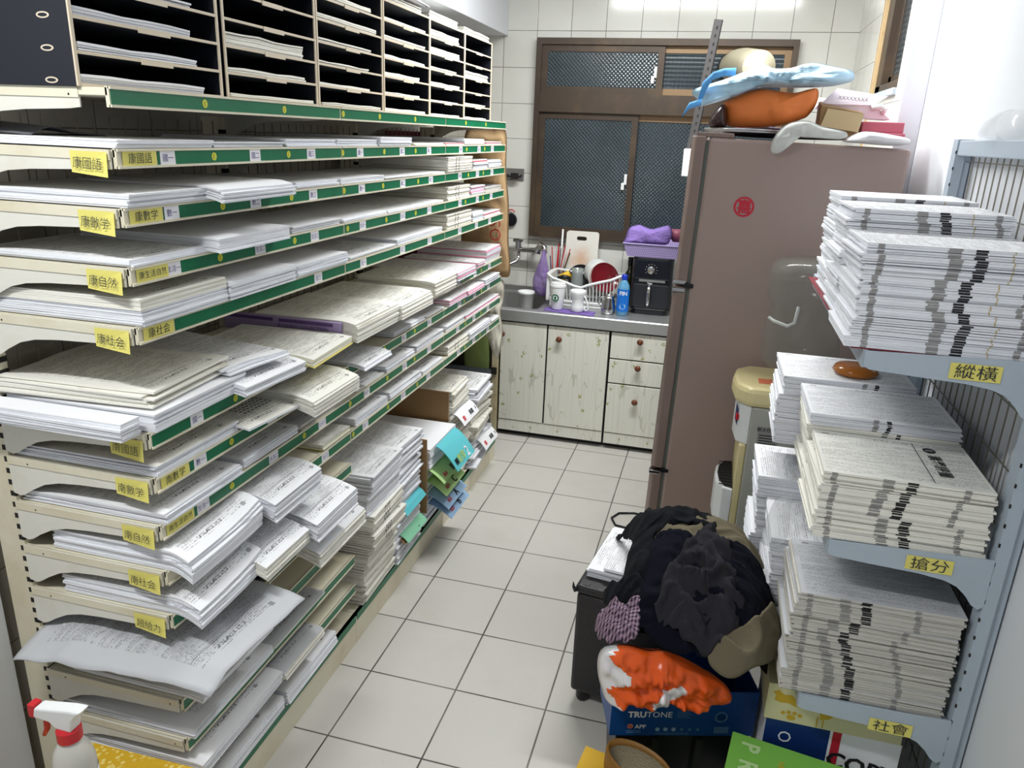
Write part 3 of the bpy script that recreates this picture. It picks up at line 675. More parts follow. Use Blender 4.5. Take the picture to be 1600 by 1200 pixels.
LEFT=[(2,-0.44,-0.161,0.0154,0,0,'w',0),(2,-0.159,0.121,0.0112,0,0,'w',0),(2,0.127,0.388,0.0176,0,0,'w',0),(2,0.396,0.663,0.018,0,0,'w',0),
(2,0.665,0.922,0.026,0.01,0,'w',0),(2,0.97,1.277,0.0067,0,0,'p',0),(2,1.292,1.511,0.0074,0,0,'r',0),(2,1.519,1.8,0.0238,0,0,'w',0),
(2,1.82,2.074,0.0143,0,0,'r',0),(3,-0.44,-0.19,0.0245,0.01,0,'w',0),(3,-0.216,0.075,0.0252,0.05,0.012,'w',0.004),(3,0.168,0.4,0.0151,0,0,'w',0),
(3,0.411,0.707,0.015,0.0,0,'w',0),(3,0.717,1.273,0.0066,0,0,'w',0),(3,1.29,1.599,0.0608,0.01,0,'m',0),(3,1.648,1.86,0.0415,0,0,'r',0),
(3,1.87,2.087,0.0352,0,0,'w',0),(4,-0.44,-0.182,0.0141,0.0,0,'P',0),(4,-0.216,0.069,0.0292,0.035,0.004,'w',0.002),(4,0.138,0.4,0.0172,0,0,'w',0),
(4,0.415,0.723,0.0117,0,0,'w',0),(4,0.739,1.276,0.0091,0,0,'P',0),(4,1.321,1.601,0.0521,0,0,'m',0),(4,1.619,1.819,0.0391,0,0,'k',0),
(4,1.829,2.1,0.0238,0,0,'g',0),(5,-0.44,-0.167,0.0541,0.01,0,'y',0),(5,-0.163,0.117,0.0406,0.015,0,'w',0),(5,0.135,0.421,0.0321,0.01,0,'w',0),
(5,0.461,0.804,0.0082,0,0,'P',0),(5,0.815,1.264,0.0188,0,0,'w',0),(5,1.317,1.636,0.0589,0,0,'m',0),(5,1.654,1.809,0.0401,0,0,'w',0),
(5,1.829,2.102,0.0213,0,0,'r',0),(6,-0.44,-0.125,0.0387,0.01,0,'w',0),(6,-0.168,0.083,0.0232,0.05,0.01,'P',0),(6,0.086,0.339,0.037,0.06,0.01,'Y',0),
(6,0.365,0.692,0.0541,0.06,0.012,'C',0),(6,0.68,0.969,0.046,0.07,0.012,'C',0),(6,1.048,1.294,0.0563,0.05,0.008,'C',0),(6,1.376,1.624,0.0364,0.03,0,'k',0),
(6,1.706,1.827,0.03,0.01,0,'k',0),(6,1.88,2.128,0.0636,0.0,0,'k',0),(7,-0.44,-0.157,0.0245,0.0,0,'D',0),(7,-0.152,-0.115,0.0099,0,0,'w',0),
(7,-0.154,0.047,0.0051,0.05,0.006,'D',0.01),(7,0.032,0.293,0.0372,0.1,0.025,'C',0),(7,0.412,0.615,0.0106,0.06,0.012,'P',0),(7,0.774,1.07,0.0171,0,0,'w',0),
(7,1.091,1.288,0.0079,0,0,'w',0),(7,1.323,1.562,0.0282,0.01,0,'k',0),(7,1.55,1.793,0.0269,0.02,0,'k',0),(7,1.846,2.093,0.0256,0.01,0,'w',0),
(8,-0.44,-0.168,0.0271,0.012,0,'P',0),(8,-0.142,0.11,0.0253,0.0,0,'P',0),(8,0.124,0.377,0.018,0,0,'g',0),(8,0.486,0.716,0.0045,-0.01,0,'P',0),
(8,0.704,0.964,0.0219,0.0,0,'P',0),(8,0.983,1.283,0.0265,0,0,'P',0),(8,1.323,1.562,0.023,0,0,'P',0),(8,1.58,2.129,0.0159,0,0,'k',0),
(9,-0.44,-0.171,0.0495,0.06,0.03,'P',0),(9,-0.148,0.086,0.048,0.08,0.025,'P',0),(9,0.243,0.418,0.0191,0.0,0,'Y',0),(9,0.459,0.711,0.0254,0.0,0,'P',0),
(9,0.733,1.03,0.0253,0,0,'P',0),(9,1.05,1.278,0.0137,0,0,'P',0),(9,1.342,1.633,0.0386,0,0,'m',0),(9,1.622,1.943,0.0382,0.01,0,'w',0),
(9,1.999,2.129,0.0136,0,0,'P',0),(10,-0.44,-0.2,0.0443,0.07,0.03,'P',0),(10,-0.232,-0.027,0.0367,0.1,0.03,'Q',0),(10,-0.016,0.223,0.0481,0.12,0.035,'P',0),
(11,-0.44,-0.143,0.0143,0.05,0.01,'P',0),(11,0.022,0.312,0.0381,0.1,0.03,'Q',0),(12,-0.44,-0.147,0.013,0.05,0.008,'P',0),(13,-0.44,-0.107,0.0196,0.02,0,'P',0),
(13,-0.101,0.18,0.0131,0.02,0.004,'A',0),(14,-0.44,-0.09,0.0406,0.03,0.004,'P',0),(14,-0.076,0.148,0.0202,0.03,0.01,'A',0),(15,-0.44,-0.059,0.0467,0.01,0,'P',0),
(15,-0.045,0.258,0.0427,0.012,0.006,'P',0)]
LOOK = {'w': 'plain white paper stack', 'P': 'white printed stack', 'C': 'thick cream printed block', 'g': 'grey printed stack',
 'D': 'picture worksheets', 'Y': 'papers over a yellow sheet', 'y': 'tall white and cream stack', 'p': 'thin cream sheets',
 'r': 'red-edged white papers', 'k': 'pink-striped papers', 'm': 'black-marked booklets', 'Q': 'papers with square codes', 'A': 'papers with arrow mark'}
cnt = {}
for k, (lv, y0, y1, h, ov, dr, st, lift) in enumerate(LEFT):
    cnt[lv] = cnt.get(lv, 0) + 1
    z0 = (LV[lv] + .0358 if lv < 15 else .1225) + lift
    row = ORD[lv - 1] + ' shelf' if lv < 15 else 'bottom deck'
    lab = '%s, %s of left rack, %s from near end' % (LOOK[st], row, ORD[cnt[lv] - 1])
    gap = LV[lv - 1] - .0 - z0 - .006 if 1 < lv < 15 else .2
    if lv not in (6, 1): h = min(h, gap)
    if lv == 6 and cnt[lv] == 3: h = .022
    kw = {}
    if st == 'm': kw['marks'] = [('x', y0 + .10, .007, 2), ('x', y0 + .135, .007, 2)]
    if y0 < -.43 and lv in (9, 10): kw.update(curl=.035, lay=9)
    if lv == 6 and cnt[lv] in (2, 3): kw['rot'] = -.05 if cnt[lv] == 2 else .05
    if lv == 7 and st == 'D' and cnt[lv] == 3: kw['rot'] = -.08
    x1 = XF + ov - .001; kw['tight'] = True
    xb = x1 - .358 if ov > .03 else -.470
    if any(y0 - .004 < yj < y1 + .004 for yj in YB[1:3]): xb = max(xb, -.385)
    if y0 < -.43: y0 = -.4395
    if ov > 0: dp = dr / max(((ov) / .1) ** 1.7, 1e-3)
    else: dp = 0
    paper_stack('paper_stack', lab, 'paper stack', 'paper stacks on the left rack', xb, x1, y0 + .001, y1 - .001, z0, h, st, k, lip=XF + .0045, droop=dp, **kw)
# things on the sixth shelf near end: big fanned set on top, hanging over the bracket
def ps(*a, **k): return paper_stack(*a, **k)
G_L = 'paper stacks on the left rack'
z6 = LV[6] + .0358
ps('paper_stack', 'large cream printed test papers lying askew on the sixth shelf near end', 'paper stack', G_L, -.50, -.135, -.43, -.15, z6 + .040, .036, 'C', 301, rot=.06, jit=.006, lay=7, wave=.004, uvrot=0)
ps('paper_stack', 'tilted white printed sheets behind the cream test papers on the sixth shelf', 'paper stack', G_L, -.47, -.09, -.15, .06, z6 + .0395, .016, 'P', 302, rot=-.16, jit=.006, lay=4, wave=.006)
ps('paper_stack', 'uneven white papers jutting past the bracket below the cream test papers', 'paper stack', G_L, -.556, -.122, -.507, -.456, z6 + .001, .040, 'w', 303, jit=.0025, lay=7, tight=True)
b = MB(); b.add([(-.16, -.44, z6 - .0005), (-.1, -.43, z6 - .001), (-.1, -.16, z6 - .001), (-.16, -.16, z6 - .0005), (-.16, -.44, z6 + .0005), (-.1, -.43, z6), (-.1, -.16, z6), (-.16, -.16, z6 + .0005)], [(0, 3, 2, 1), (4, 5, 6, 7), (0, 1, 5, 4), (1, 2, 6, 5), (2, 3, 7, 6), (3, 0, 4, 7)])
o = b.build('plastic_folder', M_tealg); tag(o, 'thin teal green folder at the bottom of the sixth shelf near stack', 'folder')
# purple booklet standing in its box on the sixth shelf
b = MB(); b.box(-.49, -.095, .350, .362, z6, z6 + .050, 0); b.box(-.48, -.32, .3490, .3499, z6 + .036, z6 + .046, 1); b.box(-.30, -.12, .3490, .3499, z6 + .036, z6 + .046, 1)
b.text('BUSINESS COLLECTION', (-.22, .3488, z6 + .026), (1, 0, 0), (0, 0, 1), .016, 1)
o = b.build('purple_box', [M_purple, M_dpurple]); tag(o, 'flat purple printed box side holding cream worksheets on the sixth shelf', 'box')
# bent dark sheets at the back of the second shelf
z2 = LV[2] + .0358
b = MB()
N_ = 18
for i in range(N_ + 1):
    y = -.42 + .30 * i / N_; zz = z2 + .0165 + .022 * math.exp(-((i - 3) / 3.0) ** 2) + .010 * math.exp(-((i - 9) / 4.0) ** 2)
    for x in (-.47, -.33): b.v.append((x, y + (.01 if x > -.4 else 0), zz - (.0 if x < -.4 else .008)))
for i in range(N_): b.f.append((2 * i, 2 * i + 1, 2 * i + 3, 2 * i + 2)); b.m.append(0)
o = b.build('grey_sheet', mat('dark_grey_sheet', (96, 98, 104), 0.7), solid=.002, smooth=True); tag(o, 'bent dark grey sheets lying at the back of the second shelf', 'paper')
# crumpled big newsprint on the eleventh shelf, hanging out at the near end
b = MB(); NXn, NYn = 34, 26; z11 = LV[11] + .0358 + .017
for a in range(NXn + 1):
    for c in range(NYn + 1):
        u, v = a / NXn, c / NYn
        x = -.475 + .50 * u; y = -.515 + .36 * v + .05 * u * (1 - v) * 0
        y += -.02 * (1 - u) * (1 - v); x += .02 * v
        e = max(0, x - XF)
        nz = noise.noise(Vector((x * 16, y * 16, 3.1))) * .013 * (1 - .6 * u) + noise.noise(Vector((x * 40, y * 40, 1.7))) * .003 * (1 - u)
        zz = z11 + .007 + nz - .016 * max(0, min(1, (-.36 - x) / .06)) * max(0, min(1, (-.40 - y) / .04)) - .22 * e * e * 4 - max(0, -.46 - y) * .45
        b.v.append((x, y, zz))
for a in range(NXn):
    for c in range(NYn):
        i = a * (NYn + 1) + c; b.f.append((i, i + NYn + 1, i + NYn + 2, i + 1)); b.m.append(0)
        b.uv[len(b.f) - 1] = [((cc / NYn - .5) * .30, (aa / NXn - .5) * .40) for aa, cc in ((a, c), (a + 1, c), (a + 1, c + 1), (a, c + 1))]
o = b.build('newsprint_sheet', M_pg, smooth=True, solid=.003); tag(o, 'large crumpled grey printed sheet covering the near end of the eleventh shelf', 'paper')
# black folder under the tenth shelf papers
b = MB(); z = LV[11] + .0358
b.prism([(-.46, -.135), (-.10, -.135), (-.082, -.12), (-.082, .0), (-.10, .015), (-.46, .015)], z, z + .030, 'z'); o = b.build('black_folder', M_blackpl, bevel=.004)
tag(o, 'black plastic folder lying on the eleventh shelf beyond the crumpled sheet', 'folder')

# ================================================================== PAPER SORTERS ON TOP OF THE RACK
SX0, SX1, SH, PW = -.485, -.17, .345, .0565
zs = LV[1] + .0335
units = [(-.449, -.031), (-.014, .402), (.408, .838), (.846, 1.262), (1.264, 1.672), (1.674, 2.072)]
for u, (y0, y1) in enumerate(units):
    t = thing('paper_sorter', 'black cream-edged paper sorter on top of left rack, %s from near end' % ORD[u], 'paper sorter', ((SX0 + SX1) / 2, (y0 + y1) / 2, zs), 'paper sorters on top of the left rack')
    q = MB()
    q.box(SX0, SX1, y0, y0 + .006, zs, zs + SH); q.box(SX0, SX1, y1 - .006, y1, zs, zs + SH)
    q.box(SX0, SX1, y0 + .006, y1 - .006, zs, zs + .005); q.box(SX0, SX1, y0 + .006, y1 - .006, zs + SH - .005, zs + SH); q.box(SX0, SX0 + .005, y0 + .006, y1 - .006, zs + .005, zs + SH - .005)
    e = .0035
    for (a, c) in ((y0 - .0005, y0 + .0065), (y1 - .0065, y1 + .0005)): q.box(SX1, SX1 + e, a, c, zs, zs + SH, 1)
    q.box(SX1, SX1 + e, y0 + .006, y1 - .006, zs, zs + .006, 1); q.box(SX1, SX1 + e, y0 + .006, y1 - .006, zs + SH - .006, zs + SH, 1)
    if u == 0:
        for k in range(6):
            zz = zs + .009 + k * .0525
            q.add([(-.222 + dx, y0 - .0008, zz + dz) for dx, dz in [(.014 * cos(a * pi / 8) , .0055 * sin(a * pi / 8)) for a in range(16)]], [tuple(range(16))], 1)
            q.add([(-.222 + dx, y0 - .0012, zz + dz) for dx, dz in [(.010 * cos(a * pi / 8), .003 * sin(a * pi / 8)) for a in range(16)]], [tuple(range(16))], 0)
    q.build('cabinet', [M_blackbox, M_trim], t, bevel=.0)
    for k in range(1, 6):
        zz = zs + k * PW; q = MB()
        q.box(SX0 + .006, SX1 - .001, y0 + .0065, y1 - .0065, zz - .002, zz + .002); q.box(SX1 - .001, SX1 + .003, y0 + .0065, y1 - .0065, zz - .0028, zz + .0028, 1)
        ym = (y0 + y1) / 2; q.box(SX1 + .003, SX1 + .005, ym - .045, ym + .045, zz - .0075, zz + .003, 1)
        q.build('shelf', [M_blackbox, M_trim], t)
slots = {0: [.016, .014, .018, .012, 0, 0], 1: [.008, .011, .034, .0, .0, .01], 2: [.009, .007, .008, .013, .018, .018], 3: [.011, .009, .014, .010, .013, .010, .026], 4: [.006, .003, .013, .010, .024, .030, .034], 5: [.007, .010, 0, .032, 0, 0, .028]}
for u, hs in slots.items():
    y0, y1 = units[u]
    for k, h in enumerate(hs):
        if h <= 0: continue
        z0 = zs + k * PW + (.0065 if k in (0, 6) else .0035)
        if k == 6: z0 = zs + SH + .0005
        w = (y1 - y0) - .014; rr = random.Random(u * 10 + k)
        ya = y0 + .010; yb = ya + w * rr.choice((.80, .86, .93))
        st = 'c' if (u >= 1) else 'w'
        if u in (1, 2) and k == 0: st = 'p'
        where = 'on top of' if k == 6 else 'in the %s slot up of' % ORD[k]
        paper_stack('paper_stack', 'thin paper stack %s %s sorter from near end' % (where, ORD[u]), 'paper stack', 'papers in the sorters', -.475, -.178 + (.014 if k == 0 and u in (1, 2) else rr.choice((0, .004, .009))) , ya, yb, z0, min(h * .8, .046 if k < 6 else h), st, 700 + u * 10 + k, jit=.0018, wave=.010 if h > .03 and k < 6 and u == 1 else .003)
paper_stack('paper_stack', 'loose curled papers fanned on top of the fourth paper sorter under the white beam', 'paper stack', 'papers in the sorters', -.44, -.16, .90, 1.22, zs + SH + .028, .014, 'w', 790, jit=.01, wave=.008, rot=.08, lay=4)

# ================================================================== TALL STACKS ON THE BOTTOM DECK
ZD = .1225
def bundle(name, label, group, x0, x1, y0, y1, z0, h, st, seed, **k):
    return paper_stack(name, label, 'paper bundle', group, x0, x1, y0, y1, z0, h, st, seed, **k)
GB = 'paper bundles on the bottom deck of the left rack'
MK = [('x', .572, .006, 2), ('x', .590, .006, 2), ('x', .608, .006, 2)]
z = ZD
for i, (h, ov, st, lab, kw) in enumerate([
    (.075, .004, 'c', 'lowest cream bundle of the first tall stack past the near bay', {}),
    (.075, .006, 'c', 'second lowest cream bundle of the first tall stack past the near bay', {}),
    (.070, .022, 'c', 'cream bundle just below the marked bundles in the first tall stack', {}),
    (.060, .050, 'c', 'lower of two bundles with black marks in the first tall stack', dict(marks=MK)),
    (.068, .040, 'c', 'upper of two bundles with black marks in the first tall stack', dict(marks=MK)),
    (.080, .030, 'P', 'white bundle above the black-marked bundles in the first tall stack', {}),
    (.070, .040, 'P', 'topmost printed bundle of the first tall stack past the near bay', {})]):
    bundle('paper_bundle', lab, GB, -.46 + ov, XF + ov, .470, .735, z, h - .001, st, 800 + i, jit=.004, lay=9, rot=.02 * (-1) ** i, slant=-.006, **kw); z += h + .001
z = ZD
for i, (h, ov, st, lab) in enumerate([
    (.085, .010, 'w', 'fanned white bundle at the foot of the second tall stack'), (.060, .000, 'w', 'white bundle above the fanned one in the second tall stack'),
    (.075, .004, 'w', 'middle white bundle of the second tall stack with pale blue sheets'), (.085, .0, 'w', 'fourth white bundle up the second tall stack'),
    (.080, .006, 'P', 'fifth white bundle up the second tall stack'), (.090, .010, 'P', 'topmost white bundle of the second tall stack, edges fanned')]):
    bundle('paper_bundle', lab, GB, -.46 + ov, XF + ov, .748, 1.005, z, h - .001, st, 820 + i, jit=.005, lay=10, rot=.03 * (-1) ** i, slant=.012 if i == 0 else 0); z += h + .001
def flap(name, label, cat, y0, y1, z0, dz, out, mats, txt=None, grp=None, x0=None, tilt=0.0, back=.16, size=.05):
    """a cover sheet that sticks out past the deck and hangs down"""
    b = MB(); N = 12; x0 = XF if x0 is None else x0
    W_ = []
    for i in range(N + 1):
        t = i / N; x = x0 - back + (back + out) * t; e = max(0, x - x0)
        z = z0 - dz * (e / max(out, .01)) ** 1.6; W_.append((x, z))
    for i, (x, z) in enumerate(W_):
        for y in (y0, y1): b.v.append((x, y, z + tilt * (y - y0)))
    for i in range(N): b.f.append((2 * i, 2 * i + 2, 2 * i + 3, 2 * i + 1)); b.m.append(0)
    if txt:
        p, q = Vector(b.v[2 * N]), Vector(b.v[2 * (N - 3)]); up = (q - p).normalized(); n_ = up.cross(Vector((0, 1, 0))); n_ = n_ if n_.x > 0 else -n_
        c_ = p + up * (size * .55) + Vector((0, (y1 - y0) * .5, 0)) + n_ * .0035
        for tt, dy, sc, mi in txt: b.text(tt, c_ + Vector((0, dy, 0)), (0, 1, 0), up, size * sc, mi)
    o = b.build(name, mats, smooth=False, solid=.0022); tag(o, label, cat, grp); return o
flap('teal_cover_sheet', 'teal cover sheet sticking out of the second tall stack', 'paper', .80, 1.0, .342, .03, .035, [M_teal, M_black])
flap('green_cover_sheet', 'pale green cover sheet low in the second tall stack', 'paper', .80, 1.0, .226, .03, .04, [mat('mint_sheet', (140, 206, 170), .7), M_black], txt=[('B', .03, 1, 1)])
flap('brown_sheet', 'brown kraft sheet under the pale green cover sheet', 'paper', .79, 1.0, .2135, .02, .03, [M_card])
# cardboard box with its flap, further bundles inside and beyond
t = thing('cardboard_box', 'open brown cardboard box with a tall flap standing on the bottom deck among papers', 'box', (-.30, 1.20, ZD))
q = MB(); q.box(-.465, XF - .012, 1.022, 1.030, ZD, ZD + .42); q.build('side_panel', M_card, t)
q = MB(); q.box(-.465, XF - .012, 1.388, 1.396, ZD, ZD + .50); q.build('side_panel', M_card, t)
q = MB(); q.box(-.465, -.457, 1.030, 1.388, ZD, ZD + .42); q.box(-.457, XF - .012, 1.030, 1.388, ZD, ZD + .004); q.build('back_panel', M_card, t)
q = MB(); q.box(XF - .012, XF + .028, 1.020, 1.026, ZD + .09, ZD + .42); q.build('flap', M_card, t)
z = ZD + .006
for i, (h, lab) in enumerate([(.09, 'lowest white bundle inside the cardboard box'), (.09, 'second white bundle up inside the cardboard box'), (.09, 'third white bundle up inside the cardboard box'), (.09, 'topmost fanned white bundle inside the cardboard box')]):
    bundle('paper_bundle', lab, GB, -.445, XF + (-.002 if i < 3 else .030), 1.052, 1.366, z, h - .002, 'w', 840 + i, jit=.003, lay=9, rot=.008 * (-1) ** i); z += h
flap('magazine', 'bright blue magazine cover drooping out of the cardboard box', 'magazine', 1.10, 1.33, .485, .10, .10, [M_teal, M_white, M_greenp, M_redp, M_black], txt=[('2', .05, 1.1, 1), ('數學', -.02, .7, 2), ('國', -.08, .5, 4)], x0=XF + .036, back=.0, size=.06)
for k, (zz, mm, tt, lab, yy) in enumerate([(.395, M_greenp, 'B', 'pale green booklet marked B hanging over the deck edge', 0), (.335, M_greenp, 'C', 'pale green booklet marked C hanging over the deck edge', .01), (.272, M_bluep, 'A', 'pale blue booklet marked A hanging over the deck edge', .015), (.222, M_bluep, 'B', 'pale blue booklet marked B lowest at the deck edge', .03)]):
    flap('booklet', lab, 'booklet', 1.06 + yy, 1.30 + yy, zz, .055, .085 + .008 * k, [mm, M_black, M_redp], txt=[(tt, .02, 1.0, 1), ('綜合', -.06, .42, 2)], grp='booklets hanging out of the cardboard box', x0=XF + .006, back=.0, size=.045)
z = ZD
for i, (h, lab) in enumerate([(.10, 'lowest grey-edged bundle beyond the cardboard box'), (.10, 'second bundle up beyond the cardboard box'), (.10, 'third bundle up beyond the cardboard box'), (.10, 'fourth bundle up beyond the cardboard box'), (.10, 'topmost cream bundle beyond the cardboard box')]):
    bundle('paper_bundle', lab, GB, -.46, XF - .01 + .008 * (i % 3), 1.405, 1.655, z, h - .002, 'c', 860 + i, jit=.007, lay=8, rot=.04 * (-1) ** i); z += h
z = ZD
for i, (h, st, lab) in enumerate([(.07, 'P', 'lowest untidy bundle of the last stack at the far end of the deck'), (.07, 'w', 'second untidy bundle up the last stack at the far end'), (.08, 'c', 'third untidy bundle up the last stack at the far end'), (.08, 'c', 'fourth untidy bundle up the last stack at the far end'), (.08, 'P', 'topmost sloping bundle of the last stack at the far end')]):
    bundle('paper_bundle', lab, GB, -.45, XF + [.005, -.01, .012, .0, .02][i], 1.675, 2.03 - .02 * i, z, h - .002, st, 880 + i, jit=.010, lay=6, rot=.05 * (-1) ** i, wave=.008); z += h + .009
for (ya, yb, zz, lab) in ((1.44, 1.66, .500, 'white booklet with a red stamp drooping before the bundles beyond the box'), (1.80, 2.02, .235, 'white booklet with a red stamp near the far end of the deck')):
    flap('booklet', lab, 'booklet', ya, yb, zz, .05, .05, [M_white, M_black, M_redp], txt=[('英語', .03, .5, 1), ('■', -.07, .6, 2), ('3', .09, .4, 1)], back=.06, size=.05)

# ================================================================== FAR END OF THE RACK: PAPER BAG, CLOTHS, DARK DEVICE
def crinkle(name, mats, pts, y, thick, amp, seed, subd=10, parent=None, label=None, cat=None, solid=.0015, plane='y', ang=0.0, origin=None, group=None, puff=1.0, amp2=None, wfreq=28):
    """closed puffy body from an outline in a standing plane: pts are (x,z); thickness is real, both sides wrinkled"""
    n = len(pts); cx = sum(p[0] for p in pts) / n; cz = sum(p[1] for p in pts) / n
    M_ = 6 * n
    def bp(t):
        t = t % 1.0 * n; i = int(t); f = t - i
        p0, p1, p2, p3 = pts[(i - 1) % n], pts[i % n], pts[(i + 1) % n], pts[(i + 2) % n]
        return [0.5 * ((2 * p1[k]) + (-p0[k] + p2[k]) * f + (2 * p0[k] - 5 * p1[k] + 4 * p2[k] - p3[k]) * f * f + (-p0[k] + 3 * p1[k] - 3 * p2[k] + p3[k]) * f ** 3) for k in (0, 1)]
    b = MB(); c_, s_ = cos(ang), sin(ang)
    def P(x, z, d):
        dx = x - cx; return (cx + dx * c_ - d * s_, y + dx * s_ + d * c_, z)
    def H(r, x, z, sgn):
        base = sqrt(max(0, 1 - r ** 2.4)) * thick / 2 * puff
        w = noise.noise(Vector((x * wfreq, z * wfreq, seed * 3.7 + sgn))) * amp + abs(noise.noise(Vector((x * wfreq * 2.1 + 5, z * wfreq * .9, seed * 1.3 + sgn)))) * amp * .8
        return sgn * (base + w * (1 - r ** 6))
    for sgn in (-1, 1):
        o = len(b.v); b.v.append(P(cx, cz, H(0, cx, cz, sgn)))
        for j in range(1, subd + 1):
            r = (j / subd)
            for k in range(M_):
                q = bp(k / M_); x, z = cx + (q[0] - cx) * r, cz + (q[1] - cz) * r
                b.v.append(P(x, z, H(r, x, z, sgn)))
        for k in range(M_):
            f = (o, o + 1 + k, o + 1 + (k + 1) % M_); b.f.append(f if sgn < 0 else f[::-1]); b.m.append(0)
        for j in range(subd - 1):
            for k in range(M_):
                a = o + 1 + j * M_ + k; c = o + 1 + j * M_ + (k + 1) % M_
                f = (a, a + M_, c + M_, c); b.f.append(f if sgn < 0 else f[::-1]); b.m.append(0)
    h = len(b.v) // 2
    for k in range(M_):
        a = 1 + (subd - 1) * M_ + k; c = 1 + (subd - 1) * M_ + (k + 1) % M_
        b.f.append((a, h + a, h + c, c)); b.m.append(0)
    if mats2 := (mats if isinstance(mats, list) else None):
        for i, f in enumerate(b.f):
            p = b.v[f[0]]
            if len(mats2) > 1 and (noise.noise(Vector((p[0] * 11, p[2] * 11, seed))) > .34 or p[0] < cx - .10 + .03 * sin(p[2] * 60)): b.m[i] = 1
    o = b.build(name, mats, parent, smooth=True)
    if label: tag(o, label, cat, group)
    return o
t = thing('paper_bag', 'brown kraft paper bag with red letters at the far end of left rack', 'bag', (-.2, 2.19, 1.0))
crinkle('bag_body', M_kraft, [(-.33, 1.74), (-.20, 1.745), (-.125, 1.74), (-.115, 1.55), (-.095, 1.38), (-.09, 1.20), (-.075, 1.03), (-.13, 1.005), (-.33, 1.0), (-.35, 1.2), (-.34, 1.5)], 2.203, .045, .012, 4, parent=t, wfreq=16)
q = MB()
q.text('HIOS', (-.150, 2.159, 1.205), (-.06, 0, 1), (-1, 0, -.06), .088, 0, xs=1.0, bold=-.012)
q.build('bag_lettering', M_red, t)
crinkle('white_cloth', mat('off_white_cloth', (222, 218, 204), .8, bump=.3, bscale=12), [(-.30, .99), (-.17, .995), (-.105, .99), (-.10, .90), (-.115, .82), (-.10, .72), (-.112, .60), (-.14, .565), (-.20, .70), (-.30, .74)], 2.185, .022, .018, 9, label='crumpled off-white cloth hanging below the kraft bag at the rack end', cat='cloth', wfreq=14)
crinkle('green_cloth', M_greencl, [(-.40, .66), (-.30, .67), (-.262, .62), (-.248, .44), (-.260, .30), (-.28, .28), (-.30, .34), (-.40, .36)], 2.463, .02, .004, 12, label='olive green cloth hanging by the first kitchen cabinet', cat='cloth', wfreq=10)
t = thing('dark_grey_appliance', 'dark grey boxy appliance on the floor behind the far end of the rack', 'appliance', (-.37, 2.33, 0))
q = MB(); q.box(-.52, -.225, 2.20, 2.44, .02, .42); q.build('body', mat('dark_grey_plastic', (58, 62, 68), .45), t, bevel=.012)
q = MB(); q.box(-.51, -.235, 2.195, 2.199, .29, .40); q.build('front_panel', M_blackpl, t); q = MB(); q.box(-.50, -.24, 2.22, 2.42, 0, .02); q.build('base', M_blackpl, t)

# ================================================================== REFRIGERATOR (leans back slightly)
FY0, FY1 = 1.285, 1.925
fr = thing('refrigerator', 'tall mauve two-door refrigerator with a round red seal sticker on its side', 'refrigerator', (1.17, 1.60, 0))
b = MB(); b.box(.846, 1.510, FY0, FY1, .035, 1.735); body = b.build('body', M_fridge, fr, bevel=.012)
b = MB(); b.box(.835, .846, FY0 + .012, FY1 - .012, .08, 1.725); b.build('door_gasket', M_gasket, fr)
def fdoor(z0, z1, nm):
    q = MB()
    q.prism([(.835, FY0 + .002), (.835, FY1 - .002), (.80, FY1 - .002), (.785, FY1 - .03), (.780, (FY0 + FY1) / 2), (.785, FY0 + .03), (.80, FY0 + .002)], z0, z1, 'z')
    return q.build('door', M_fridge_d, fr, bevel=.005)
d1 = fdoor(1.208, 1.738, 'door'); d2 = fdoor(.440, 1.192, 'door'); d3 = fdoor(.075, .427, 'door')
for (dd, zc) in ((d1, 1.21), (d2, 1.18), (d3, .42)):
    q = MB(); q.box(.782, .83, FY0 - .003, FY0 + .03, zc - .008, zc + .008); q.build('handle_recess', M_chrome, dd, bevel=.003)
q = MB(); q.box(.80, .93, FY0 + .01, FY0 + .12, 1.736, 1.752); q.build('hinge_cover', M_fridge_d, fr, bevel=.004)
q = MB(); q.box(.825, .86, FY0 - .004, FY0 + .01, 1.192, 1.208); q.build('hinge', M_blackpl, fr)
q = MB(); q.box(.825, .86, FY0 - .004, FY0 + .01, .427, .440); q.build('hinge', M_blackpl, fr)
q = MB(); q.box(.83, 1.50, FY0 + .02, FY1 - .02, 0, .035); q.build('plinth', M_blackpl, fr)
# round seal sticker
q = MB(); sx, sz = .998, 1.505; yq = FY0 - .0012
def ring(b, c, r0, r1, y, mi=0, seg=36):
    vs = []; 
    for k in range(seg):
        a = 2 * pi * k / seg; vs += [(c[0] + r0 * cos(a), y, c[1] + r0 * sin(a)), (c[0] + r1 * cos(a), y, c[1] + r1 * sin(a))]
    b.add(vs, [(2 * k, 2 * k + 1, 2 * ((k + 1) % seg) + 1, 2 * ((k + 1) % seg)) for k in range(seg)], mi)
ring(q, (sx, sz), .0285, .036, yq)
q.text('喜', (sx, yq - .0002, sz), (1, 0, 0), (0, 0, 1), .052, 0, bold=.02)
q.text('囍', (sx + .001, yq - .0004, sz - .001), (1, 0, 0), (0, 0, 1), .048, 0, bold=.004)
q.build('seal_sticker', M_redseal, fr)
fr.rotation_euler = (0, radians(1.25), 0)

